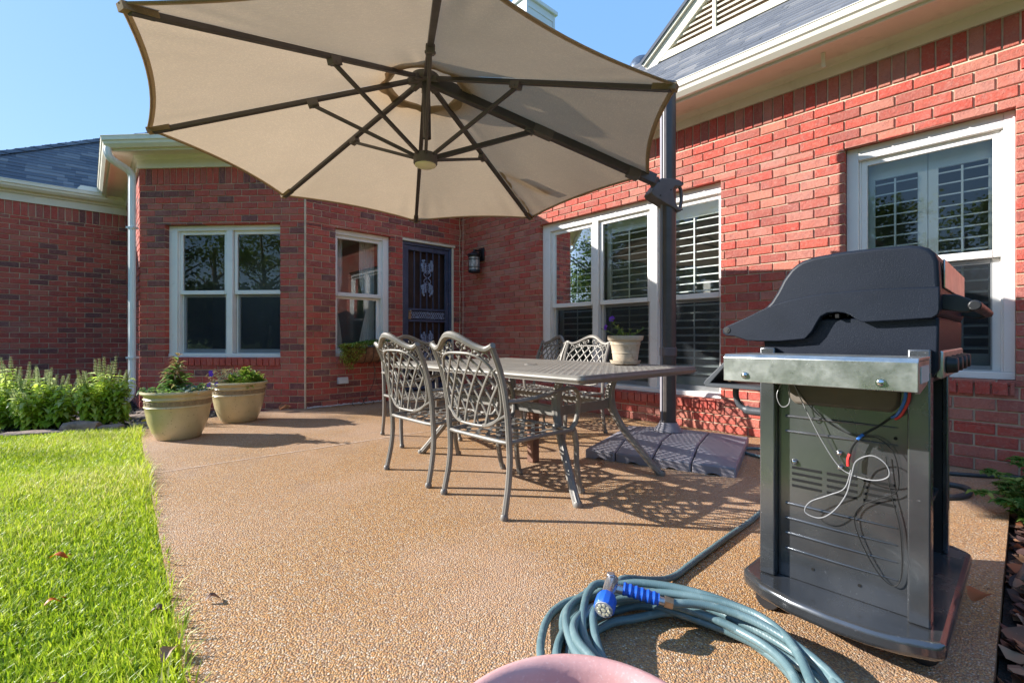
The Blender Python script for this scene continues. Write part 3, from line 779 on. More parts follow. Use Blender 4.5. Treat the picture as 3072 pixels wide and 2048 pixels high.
# ---- grass blades: nobody could count them
def in_poly(x,y,poly):
    c=np.zeros(len(x),bool); n=len(poly)
    for i in range(n):
        x0,y0=poly[i];x1,y1=poly[(i+1)%n]
        k=((y0>y)!=(y1>y))&(x<(x1-x0)*(y-y0)/(y1-y0+1e-12)+x0); c^=k
    return c
def blades(name, poly, n, seed, hmin, hmax, zoff, dens=None, width=.0024):
    rs=np.random.RandomState(seed); a=np.array(poly); lo=a.min(0); hi=a.max(0)
    x=rs.uniform(lo[0],hi[0],n*6); y=rs.uniform(lo[1],hi[1],n*6)
    k=in_poly(x,y,poly)
    if dens is not None: k&=rs.rand(len(x))<dens(x,y)
    x=x[k][:n];y=y[k][:n];m=len(x)
    pn=np.array([noise_v(px_*1.6,py_*1.6) for px_,py_ in zip(x[:],y[:])]) if m<220000 else np.zeros(m)
    h=rs.uniform(hmin,hmax,m)*(1+.55*pn); th=rs.uniform(0,2*PI,m); ln=rs.uniform(.15,.95,m)*h
    lx=np.cos(th)*ln; ly=np.sin(th)*ln; wx=-np.sin(th); wy=np.cos(th)
    w=width*rs.uniform(.7,1.5,m)
    v=np.zeros((m,5,3))
    v[:,0]=np.c_[x-wx*w,y-wy*w,np.full(m,zoff)]; v[:,1]=np.c_[x+wx*w,y+wy*w,np.full(m,zoff)]
    mx=x+lx*.38;my=y+ly*.38;mz=zoff+h*.62
    v[:,2]=np.c_[mx+wx*w*.8,my+wy*w*.8,mz]; v[:,3]=np.c_[mx-wx*w*.8,my-wy*w*.8,mz]
    v[:,4]=np.c_[x+lx,y+ly,zoff+h*np.where(ln/h>.7,.82,1)]
    base=(np.arange(m)*5)[:,None]
    f=np.concatenate([base+np.array([[0,1,2,3]]),base+np.array([[3,2,4]])],1).ravel()
    sizes=np.tile([4,3],m)
    pw=np.array([noise_v(a_*.55+9,b_*.55) for a_,b_ in zip(x,y)]);t=np.clip(rs.normal(.5,.24,m)+.25*pn+.35*pw,0,1)
    return np_mesh(name,v.reshape(-1,3),f,sizes,np.repeat(t,2),M['grass'],None,(float(x.mean()),float(y.mean()),zoff))
from mathutils import noise as mnoise
def noise_v(a,b): return mnoise.noise(Vector((a,b,.3)))
near=[(-5.6,4.08),(-4.3,4.29),(-3.72,4.56),tuple(PA+PE*.03+Vector((.012,.0))),tuple(PA+PE*4.9+Vector((.012,0))),(-1.3,.6),(-2.1,1.2),(-5.6,3.2)]
near=[tuple(p) for p in near]
ed_=[tuple(PA+PE*.05+Vector((-.05,-.03))),tuple(PA+PE*.05+Vector((.016,.004))),tuple(PA+PE*4.9+Vector((.016,.004))),tuple(PA+PE*4.9+Vector((-.05,-.03)))]
g=blades('grass',ed_,9000,9,.05,.105,-.042,None,.0022); tag(g,kind='stuff')
g=blades('grass',near,140000,3,.026,.056,-.036,lambda x,y:np.clip(1.6/np.maximum(y,.5)**.6,.25,1),.0021); tag(g,kind='stuff')

# ---- scattered flat litter
def litter(name, poly, n, mat, size, z, seed, curl=.4, kind='stuff'):
    rs=random.Random(seed); a=np.array(poly); lo=a.min(0); hi=a.max(0); vs=[];f=[];sz=[];tt=[];cnt=0
    while cnt<n:
        x=rs.uniform(lo[0],hi[0]);y=rs.uniform(lo[1],hi[1])
        if not in_poly(np.array([x]),np.array([y]),poly)[0]: continue
        L=size*rs.uniform(.5,1.4);w=L*(rs.uniform(.45,.8) if size>.06 else rs.uniform(.25,.5));th=rs.uniform(0,2*PI);tx=rs.uniform(-.6,.6);ty=rs.uniform(-.5,.5)
        b=len(vs);zc=z+rs.uniform(0,.035)
        for (p,q,c) in ((-1,0,.3),(-.35,-1,0),(-.35,1,0),(.35,-1,.1),(.35,1,.1),(1,0,curl)):
            X=p*L/2;Y=q*w/2
            vs.append((x+X*math.cos(th)-Y*math.sin(th),y+X*math.sin(th)+Y*math.cos(th),zc+X*tx+Y*ty+c*L*.3*rs.random()))
        for fc in ((0,1,2),(1,3,4,2),(3,5,4)): f.extend([b+i for i in fc]);sz.append(len(fc));tt.append(0)
        t=rs.random(); tt[-3:]=[t]*3; cnt+=1
    return tag(np_mesh(name,vs,f,sz,tt,mat,None,(float(a[:,0].mean()),float(a[:,1].mean()),z)),kind=kind)
bed_front=[(-6.4,4.15),(-4.3,4.36),(-3.68,4.62),(-2.9,5.76),(-4.66,5.9),(-6.2,7.5),(-7.0,6.0)]
litter('mulch',bed_front,7000,M['mulch'],.045,-.045,5,.2)
side_near=[tuple(PR-E2*.8+Vector((.02,-.02))),(2.6,.9),(4.6,2.2),(3.6,2.9),(3.22,2.97),tuple(PR+Vector((.02,-.02)))]
side_near=[tuple(p) for p in side_near]
litter('leaf_litter',side_near,5200,M['dryleaf'],.065,-.045,8,1.2)

# ---- single fallen leaves
def leaf(name,x,y,z,L,th,mat,label,tint,roll=.3,group='fallen leaves'):
    if y<2 and x<-1: L*=.72;z-=.016
    mb=MB();n=8;vs=[];
    for i in range(n+1):
        t=i/n;w=L*.24*math.sin(PI*min(1,t*.93+.05))**.8*(1+.18*(i%2));X=(t-.5)*L
        for q in (-1,0,1):
            Y=q*w;zz=z+.012*math.sin(t*4)+abs(q)*w*roll*.9+roll*.3*L*(t-.4)**2
            vs.append((x+X*math.cos(th)-Y*math.sin(th),y+X*math.sin(th)+Y*math.cos(th),zz))
    fs=[]
    for i in range(n):
        for q in (0,1): fs.append((i*3+q,(i+1)*3+q,(i+1)*3+q+1,i*3+q+1))
    mb.add(vs,fs,tint);mb.tube([(x+math.cos(th)*L*.5,y+math.sin(th)*L*.5,z+.01),(x+math.cos(th)*L*.72,y+math.sin(th)*L*.72,z+.005)],.0015,4,t=.1)
    return tag(build(mb,name,mat,None,smooth=180,normals=False),label,'leaf',group)
leaf('fallen_leaf',-1.80,1.86,.018,.085,.2,M['redleaf'],'bright orange fallen leaf lying in the middle of the lawn',.3)
leaf('fallen_leaf',-1.52,1.55,.012,.06,.9,M['redleaf'],'small red orange leaf in the grass nearer the camera',.8)
leaf('fallen_leaf',-1.13,1.14,.016,.11,.6,M['dryleaf'],'large greyish curled dead leaf at the bottom edge of the lawn',.88,.6)
leaf('fallen_leaf',-1.13,1.50,.008,.075,.35,M['dryleaf'],'dark crumpled leaf on the pebbled slab right beside the grass edge',.22,.9)
leaf('fallen_leaf',-.99,1.55,.006,.045,.7,M['dryleaf'],'tiny reddish leaf on the pebbled slab a hand from the grass',.35,.9)
leaf('fallen_leaf',-.93,1.27,.012,.07,1.8,M['dryleaf'],'tan folded leaf caught between lawn and slab at the bottom',.75,.9)
leaf('fallen_leaf',1.77,1.62,.008,.07,.1,M['dryleaf'],'curled brown leaf on the slab right of the grill base',.6,.8)
leaf('fallen_leaf',2.66,2.25,.008,.05,.2,M['dryleaf'],'small dark leaf on the shaded slab by the side bed',.25,.8)
leaf('fallen_leaf',1.34,1.34,.131,.10,.5,M['dryleaf'],'reddish brown leaf lying on the bottom shelf of the grill',.93,.4)
leaf('fallen_leaf',.60,3.20,.006,.06,.3,M['dryleaf'],'brown leaf on the slab at the front of the parasol base',.6,.7)
leaf('dead_leaf_clump',-2.70,5.56,.02,.16,1.2,M['dryleaf'],'large crumpled brown dead leaf against the brick behind the second planter',.62,1.6,None)
leaf('dead_leaf_clump',-3.72,5.15,.0,.15,.4,M['dryleaf'],'rust coloured dead leaf beside the foot of the downpipe',.72,1.2,None)

# ---- edging stones
def rock(name,x,y,z,sx,sy,sz,th,label,seed,group='flat stones edging the flower bed',mat='stone'):
    bm=bmesh.new(); bmesh.ops.create_icosphere(bm,subdivisions=3,radius=1)
    for v in bm.verts:
        p=v.co.copy(); q=Vector((max(-.78,min(.78,p.x)),max(-.78,min(.78,p.y)),max(-.62,min(.62,p.z))))
        d=1+.22*mnoise.noise(q*1.3+Vector((seed*3.1,0,0)))+.10*mnoise.noise(q*3.4+Vector((0,seed*2.,0)))
        q*=d; X,Y=q.x*sx,q.y*sy
        v.co=(X*math.cos(th)-Y*math.sin(th),X*math.sin(th)+Y*math.cos(th),q.z*sz+sz*.5)
    me=bpy.data.meshes.new(name); bm.to_mesh(me); bm.free(); me.polygons.foreach_set('use_smooth',[True]*len(me.polygons)); me.set_sharp_from_angle(angle=math.radians(45))
    o=link(name,me,M[mat]); o.location=(x,y,z); return tag(o,label,'stone',group)
ST=[(-5.05,4.27,.30,.11,.06,.05,'long low flat stone leftmost in the lawn edging'),(-4.42,4.36,.30,.10,.05,.3,'long dark slab slanting up from the leftmost edging stone'),
(-4.15,4.52,.19,.12,.10,.1,'big rounded sandstone standing highest in the lawn edging'),(-4.16,4.40,.14,.07,.04,.2,'thin slab lying under the big rounded sandstone'),
(-3.90,4.56,.12,.09,.07,.2,'mid sized grey brown stone between the big rounded one and the yellow flowers'),
(-3.66,4.70,.17,.09,.07,.15,'flat topped stone under the yellow flowers at the patio corner'),
(-4.32,5.28,.28,.12,.05,.2,'long pale slab lying behind the basil in the bed'),(-4.02,5.35,.22,.10,.05,.3,'flat grey slab in the bed to the right of the basil'),
(-4.15,5.50,.20,.10,.07,.5,'tilted dark slab in the stone pile under the downpipe'),(-3.93,5.58,.20,.09,.06,.3,'reddish slab right beneath the downpipe outlet'),
(-4.35,5.62,.16,.10,.05,.2,'small slab at the back of the stone pile under the downpipe'),(-3.78,5.42,.24,.08,.05,.25,'long slab at the front of the stone pile under the downpipe'),
(-4.62,5.05,.20,.11,.05,.1,'flat stone half hidden behind the basil stems'),(-4.95,4.95,.2,.1,.05,.4,'buried stone behind the tall basil at far left')]
for i,(x,y,sx,sy,sz,th,lab) in enumerate(ST): rock('edging_stone',x,y,-.05,sx,sy,sz,th,lab,i+1)
rock('garden_rock',1.90,1.66,-.06,.13,.085,.085,.5,'grey green rock lying in the leaf litter right of the slab',31,None)

# ================================================================ PLANTS
class Leaves:
    def __init__(s): s.v=[];s.f=[];s.z=[];s.t=[]
    def add(s,p,d,L,w,t,droop=.25,up=(0,0,1)):
        p=Vector(p);d=Vector(d).normalized();u=Vector(up);sx=d.cross(u)
        if sx.length<1e-3: sx=d.orthogonal()
        sx.normalize();nu=sx.cross(d).normalized();b=len(s.v)
        for (a,q,z) in ((0,0,0),(.4,-1,.12),(.4,0,-.02),(.4,1,.12),(.75,-.75,.05),(.75,0,-.07),(.75,.75,.05),(1,0,-droop)):
            s.v.append(p+d*(a*L)+sx*(q*w/2)+nu*(z*L)-Vector((0,0,droop*L*a*a*.6)))
        for fc in ((0,1,2),(0,2,3),(1,4,5,2),(2,5,6,3),(4,7,5),(5,7,6)):
            s.f.extend([b+i for i in fc]);s.z.append(len(fc));s.t.append(min(1,max(0,t+RND.uniform(-.04,.04))))
    def build(s,name,mat,root): return np_mesh(name,[tuple(v) for v in s.v],s.f,s.z,s.t,mat,root)
def rdir(el): 
    a=RND.uniform(0,2*PI); return Vector((math.cos(a)*math.cos(el),math.sin(a)*math.cos(el),math.sin(el)))

def basil(x,y,h,r,nst,label,z0=-.04):
    root=thing('basil_plant',(x,y,z0),label,'plant','flowering basil plants in the bed')
    lv=Leaves();sp=Leaves();st=MB()
    for i in range(nst):
        a=RND.uniform(0,2*PI);q=r*math.sqrt(RND.random());H=h*RND.uniform(.62,1.0)*(1-.22*(q/r)**2)
        bx,by=x+q*.35*math.cos(a),y+q*.35*math.sin(a);tx,ty=x+q*math.cos(a),y+q*math.sin(a)
        P=lambda t:Vector((lerp(bx,tx,t**.8),lerp(by,ty,t**.8),z0+H*t))
        st.tube([P(k/5) for k in range(6)],[.004]*5+[.0015],5)
        top=RND.uniform(.72,.86)
        k=.10+RND.random()*.05
        while k<top:
            p=P(k);ph=RND.uniform(0,PI)
            for m_ in range(3):
                an=ph+m_*2.1;L=.094*RND.uniform(.65,1.25)*(1.15-.45*k)
                lv.add(p,(math.cos(an),math.sin(an),RND.uniform(-.1,.5)),L,L*.62,min(1,.48+.5*k+RND.uniform(-.22,.22)),RND.uniform(.2,.5))
            k+=.045
        k=top
        while k<1.0:
            p=P(k);ph=RND.uniform(0,PI);sc=1.15-.55*(k-top)/(1-top)
            for m_ in range(6):
                an=ph+m_*PI/3;sp.add(p,(math.cos(an),math.sin(an),.5),.022*sc,.017*sc,RND.random(),.3)
            k+=.0235
    lv.build('foliage',M['basil'],root);sp.build('flower_spike',M['spike'],root);build(st,'stem',M['stem'],root)
basil(-5.05,4.76,.77,.30,30,'tallest pale basil plant at the left edge of the picture')
basil(-4.66,4.70,.66,.27,26,'lower basil plant in the middle of the basil clump')
basil(-4.23,4.86,.76,.24,26,'bright basil plant standing apart with upright spikes nearest the downpipe')
basil(-5.50,4.93,.74,.27,16,'basil plant mostly cut off by the left edge')

def planter_pot(x,y,label,rz):
    root=thing('planter',(x,y,0),label,'planter','glazed tan planters at the patio corner',0)
    mb=MB();mb.lathe([(0,.0),(0.1530,0),(0.1638,.008),(0.1935,.07),(0.2205,.15),(0.2358,.23),(0.2412,.275),(0.2448,.28),(0.2493,.286),(0.2448,.293),(0.2439,.298)],48,(x,y,0))
    mb.lathe([(0.2439,.342),(0.2475,.348),(0.2529,.354),(0.2475,.362),(0.2448,.37),(0.2466,.378),(0.2529,.388),(0.2691,.394),(0.2736,.405),(0.2691,.417),(0.2556,.42),(0.2448,.414),(0.2412,.36)],48,(x,y,0))
    build(mb,'pot',M['glaze'],root)
    mb=MB();mb.lathe([(0.2430,.297),(0.2426,.343)],48,(x,y,0))
    for k in range(26):
        a=2*PI*k/26;c=(x+.242*math.cos(a),y+.242*math.sin(a),.32)
        pts=[(c[0]+.016*math.cos(b)*-math.sin(a),c[1]+.016*math.cos(b)*math.cos(a),c[2]+.016*math.sin(b)) for b in [2*PI*i/10 for i in range(10)]]
        mb.tube(pts,.0032,5,closed=True)
        for b in (0,1.57): mb.bar((c[0]+.012*math.cos(b)*math.sin(a)*-1,c[1]+.012*math.cos(b)*math.cos(a),c[2]+.012*math.sin(b)),(c[0]-.012*math.cos(b)*math.sin(a)*-1,c[1]-.012*math.cos(b)*math.cos(a),c[2]-.012*math.sin(b)),.004,.004,up=(math.cos(a),math.sin(a),0))
    build(mb,'relief_band',M['band'],root)
    mb=MB();mb.lathe([(0.2430,.375),(0.1800,.385),(0,.39)],32,(x,y,0));build(mb,'soil',M['soil'],root)
    return root
pp=planter_pot(-2.935,4.12,'front glazed tan planter with sage-like leaves, nearest the lawn',0)
x,y=-2.935,4.12;lv=Leaves();sv=Leaves();dr=Leaves();sm=MB()
for i in range(5):                                     # upright leafy stems
    bx,by=x-.03+RND.uniform(-.06,.06),y+RND.uniform(-.05,.05);H=(.33,.27,.24,.20,.17)[i];dx,dy=RND.uniform(-.07,.07),RND.uniform(-.05,.05)
    if i==0: dx,dy=.0,.0
    sm.tube([(bx,by,.38),(bx+dx*.5,by+dy*.5,.38+H*.5),(bx+dx,by+dy,.38+H)],[.005,.004,.002],5)
    for k in range(9):
        t=.1+.9*k/8;p=(bx+dx*t,by+dy*t,.38+H*t)
        for q in range(3):
            L=.135*(1.05-.5*t)*RND.uniform(.7,1.2);a=RND.uniform(0,2*PI);lv.add(p,(math.cos(a),math.sin(a),RND.uniform(.1,.7)+.5*t),L,L*.33,RND.choice((.2,.45,.6,.7,.85)) if t<.7 else RND.choice((.6,.85,.9)),RND.uniform(.15,.5))
for i in range(90):
    a=RND.uniform(0,2*PI);q=.25*math.sqrt(RND.random());L=.06*RND.uniform(.6,1.3);lv.add((x+q*math.cos(a),y+q*math.sin(a),.39+RND.random()*.05),rdir(RND.uniform(.1,1.1)),L,L*.42,RND.random()*.8,.4)
for i in range(70):
    q=RND.uniform(.05,.26);a=RND.uniform(-1.0,.5);L=.05*RND.uniform(.7,1.2);sv.add((x+q*math.cos(a),y+q*math.sin(a),.40+RND.random()*.05),rdir(RND.uniform(0,.8)),L,L*.5,RND.random(),.3)
for s_ in range(4):
    a=RND.uniform(-.6,.5);pts=[(x+.15+.07*i*math.cos(a),y+.07*i*math.sin(a),.44+.03*i-.008*i*i) for i in range(4)];sm.tube(pts,.0015,4)
lv.build('foliage',M['broad'],pp);sv.build('silver_foliage',M['silver'],pp);build(sm,'stem',M['stem'],pp)
pp=planter_pot(-2.885,4.945,'rear glazed tan planter with leafy green crown and purple pansies',1)
x,y=-2.885,4.945;lv=Leaves();dr=Leaves();sv=Leaves()
for i in range(34):
    a=RND.uniform(0,2*PI);q=.16*math.sqrt(RND.random());cx,cy=x+.07+q*math.cos(a),y+q*math.sin(a);h0=.40+.13*(1-(q/.16)**2)*RND.random();el=RND.uniform(.5,1.3)
    if q<.05: h0=.53
    for k in range(9):
        d=rdir(el-.04*k);L=.10*RND.uniform(.65,1.15);lv.add((cx,cy,h0-.01*k),d,L,L*.27,RND.uniform(.3,.85),RND.uniform(.1,.4))
for i in range(260):
    a=RND.uniform(2.0,4.3);q=RND.uniform(.08,.30);L=.035*RND.uniform(.6,1.4);zz=.42+.12*RND.random()-(.20*RND.random()*max(0,(q-.22)/.08));dr.add((x+q*math.cos(a),y+q*math.sin(a),zz),rdir(RND.uniform(-.4,1)),L,L*.22,RND.random(),.3)
for i in range(60):
    a=RND.uniform(1.8,3.6);q=RND.uniform(.05,.2);L=.04;sv.add((x+q*math.cos(a),y+q*math.sin(a),.41+.09*RND.random()),rdir(RND.uniform(.1,1.2)),L,L*.4,RND.random()*.6,.3)
lv.build('foliage',M['ivy' if False else 'sedum'],pp);dr.build('dry_trailing_foliage',M['drysprig'],pp);sv.build('pansy_foliage',M['silver'],pp)
def blossom(c,r,nrm,mat,root,name='blossom',n=5):
    l=Leaves();nrm=Vector(nrm).normalized();u=nrm.orthogonal().normalized();w=nrm.cross(u)
    for k in range(n):
        a=2*PI*k/n;l.add(c,u*math.cos(a)+w*math.sin(a)+nrm*.25,r,r*.95,RND.random(),.1,up=tuple(nrm))
    return l.build(name,mat,root)
for c in ((x-.20,y-.14,.50),(x-.17,y-.22,.405),(x-.075,y-.255,.41),(x-.23,y-.10,.52)): blossom(c,.026,(.1,-1,.4),M['purple'],pp)

yf=thing('marigold',(-3.72,4.86,-.04),'small clump of yellow flowers in the mulch behind the edging stones','flower')
lv=Leaves()
for i in range(30): lv.add((-3.72+RND.uniform(-.06,.06),4.86+RND.uniform(-.05,.05),-.03+RND.random()*.06),rdir(RND.uniform(.2,1.2)),.04,.018,RND.random()*.6,.3)
lv.build('foliage',M['basil'],yf)
l=None
for (dx,dy,dz) in ((0,0,.09),(-.05,.01,.06),(-.085,-.02,.045),(.03,.02,.06),(.0,-.03,.05)): blossom((-3.72+dx,4.86+dy,-.04+dz+.01),.032,(RND.uniform(-.3,.3),-.7,1),M['yellow'],yf,n=9)

# ---- hanging coir basket below the single window
P=WB.P
hb=thing('wire_planter',P(.90,.12,0),'coir lined wire planter with trailing sedum standing under the single window','planter')
mb=MB();n=20;m_=14;vs=[];fs=[]
for i in range(n+1):
    s=.44+.88*i/n;e=min(1,min(i,n-i)/2.2+.25)
    for j in range(m_+1):
        a=PI*j/m_;o=.13+.125*math.cos(a)*e+RND.uniform(-.004,.004);z=.755-.20*math.sin(a)**.8*(.55+.45*e)+RND.uniform(-.005,.005);vs.append(P(s,o,z))
for i in range(n):
    for j in range(m_): fs.append((i*(m_+1)+j,(i+1)*(m_+1)+j,(i+1)*(m_+1)+j+1,i*(m_+1)+j+1))
fs.append(tuple(range(m_+1)));fs.append(tuple(range(n*(m_+1),(n+1)*(m_+1))))
mb.add(vs,fs);build(mb,'coir_liner',M['coir'],hb,smooth=60)
mb=MB()
mb.tube([P(.44,.262,.76),P(1.32,.262,.76),P(1.33,.0,.76)],.006,6);mb.tube([P(.44,.262,.76),P(.43,.0,.76)],.006,6)
for i in range(9):
    s=.47+.82*i/8;mb.tube([P(s,.13+.135*math.cos(PI*j/10),.755-.21*math.sin(PI*j/10)**.8) for j in range(11)],.004,5)
build(mb,'wire_frame',M['iron'],hb)
mb=MB()
def curl(c,s0,r,turn,sg):
    return [P(s0+sg*(r*(1-.085*k)*math.cos(.55*k-1.57)),.16,c+r*(1-.085*k)*math.sin(.55*k-1.57)+.0) for k in range(turn)]
base=P(.80,.16,.1)
mb.tube(smooth_path([P(.83,.14,.56),P(.835,.16,.42),P(.81,.17,.27),P(.72,.18,.12),P(.66,.18,.035)],5),.004,6)
mb.tube(smooth_path([P(.84,.16,.50),P(.88,.17,.25),P(1.02,.17,.15),P(1.15,.17,.12)],5),.003,6)
mb.tube(curl(.065,.64,.055,12,1),.005,6);mb.tube(curl(.065,.72,.05,12,-1),.005,6);mb.tube(curl(.045,.56,.04,9,-1),.004,6)
mb.tube(curl(.04,.80,.035,9,1),.004,6)
build(mb,'scroll_foot',M['iron'],hb)
lv=Leaves()
for i in range(1500):
    s=RND.uniform(.43,1.38);o=RND.uniform(.01,.26);zz=.765+.085*math.sin(PI*(s-.40)/1.0)*RND.random()**.5*(1-abs(o-.13)*3);L=.026*RND.uniform(.7,1.4);lv.add(P(s,o,zz),rdir(RND.uniform(.1,1.3)),L,L*.6,.25+.35*RND.random(),.2)
for i in range(1100):
    s=.36+.30*RND.random()**1.2;o=.16+.14*RND.random();d=RND.random()**1.4*max(0,.34-abs(s-.47)*1.35);L=.026*RND.uniform(.7,1.4);lv.add(P(s,o,.80-d),rdir(RND.uniform(-.6,.9)),L,L*.6,.5+.5*RND.random(),.3)
lv.build('trailing_foliage',M['sedum'],hb)

# ---- weeds at the side bed
iv=thing('leafy_weed',(2.95,2.55,-.05),'leafy green weed with lobed leaves spilling over the slab edge at the right','plant')
lv=Leaves();sm=MB()
for i in range(30):
    by=RND.uniform(2.15,2.80);bx=1.214+(by-1.182)*1.0998+RND.uniform(.04,.26);H=RND.uniform(.08,.24);dx,dy=RND.uniform(-.15,.02),RND.uniform(-.05,.12)
    pts=[(bx+dx*k/4,by+dy*k/4,-.05+H*math.sin(1.9*k/4)) for k in range(5)];sm.tube(pts,.002,4)
    for p in pts[1:]:
        for q in range(4):
            a=RND.uniform(0,2*PI);L=.055*RND.uniform(.6,1.3)
            for w in (-.6,0,.6): lv.add(p,(math.cos(a+w),math.sin(a+w),.35),L*(1 if w==0 else .75),L*.55,RND.uniform(.1,.95),.3)
lv.build('foliage',M['ivy'],iv);build(sm,'stem',M['stem'],iv)

# ---- wood behind the viewer, seen only mirrored in the panes
def woods():
    lv=Leaves();vs=[]
    rs=random.Random(5);v=[];f=[];sz=[];tt=[];bk=MB()
    spots=[]
    for k in range(32):
        a=math.radians(160+k*6.4);d=rs.uniform(23,31);spots.append((d*math.cos(a),d*math.sin(a),d*(rs.uniform(.40,.46) if 248<math.degrees(a)<300 else rs.uniform(.33,.38) if math.degrees(a)<215 else rs.uniform(.28,.37)),rs.uniform(2.8,4.0)))
    for k in range(36):
        a=math.radians(158+k*5.6);d=20+3*rs.random();spots.append((d*math.cos(a),d*math.sin(a),rs.uniform(2.2,3.8),2.5))
    for (x,y,h,r) in spots:
        bk.tube([(x,y,-.2),(x+.1,y,h*.35),(x+rs.uniform(-.5,.5),y,h*.8)],[.28,.2,.06],8)
        for k in range(6):
            a=rs.uniform(0,6.28);z=h*rs.uniform(.3,.6);bk.tube([(x,y,z),(x+math.cos(a)*r*.7,y+math.sin(a)*r*.7,z+r*.5)],[.1,.03],6)
        cl=[]
        for k in range(22):
            a=rs.uniform(0,6.28);q=r*math.sqrt(rs.random());z=h*rs.uniform(.22,1.0);q*=math.sqrt(max(.1,1-((z/h-.55)/.55)**2));cl.append((x+q*math.cos(a),y+q*math.sin(a),z,rs.uniform(.5,1.1)*r*.33,rs.random()))
        for i in range(3600):
            cx,cy,cz,cr,ct=rs.choice(cl);d=Vector((rs.gauss(0,1),rs.gauss(0,1),rs.gauss(0,.7)));d*=cr*.62
            p=Vector((cx,cy,cz))+d;L=.24*rs.uniform(.6,1.4);u=Vector((rs.uniform(-1,1),rs.uniform(-1,1),rs.uniform(-.6,.6))).normalized();w=u.orthogonal().normalized();b=len(v)
            v.extend([p-u*L*.5,p+w*L*.3,p+u*L*.5,p-w*L*.3]);f.extend([b,b+1,b+2,b+3]);sz.append(4);tt.append(min(1,max(0,.2+.45*ct+rs.uniform(-.2,.3))))
    o=np_mesh('woods',[tuple(q) for q in v],f,sz,tt,M['tree'],None,(0,-8,0));tag(o,kind='stuff')
    t=build(bk,'woods',M['bark'],None);tag(t,kind='stuff')
woods()
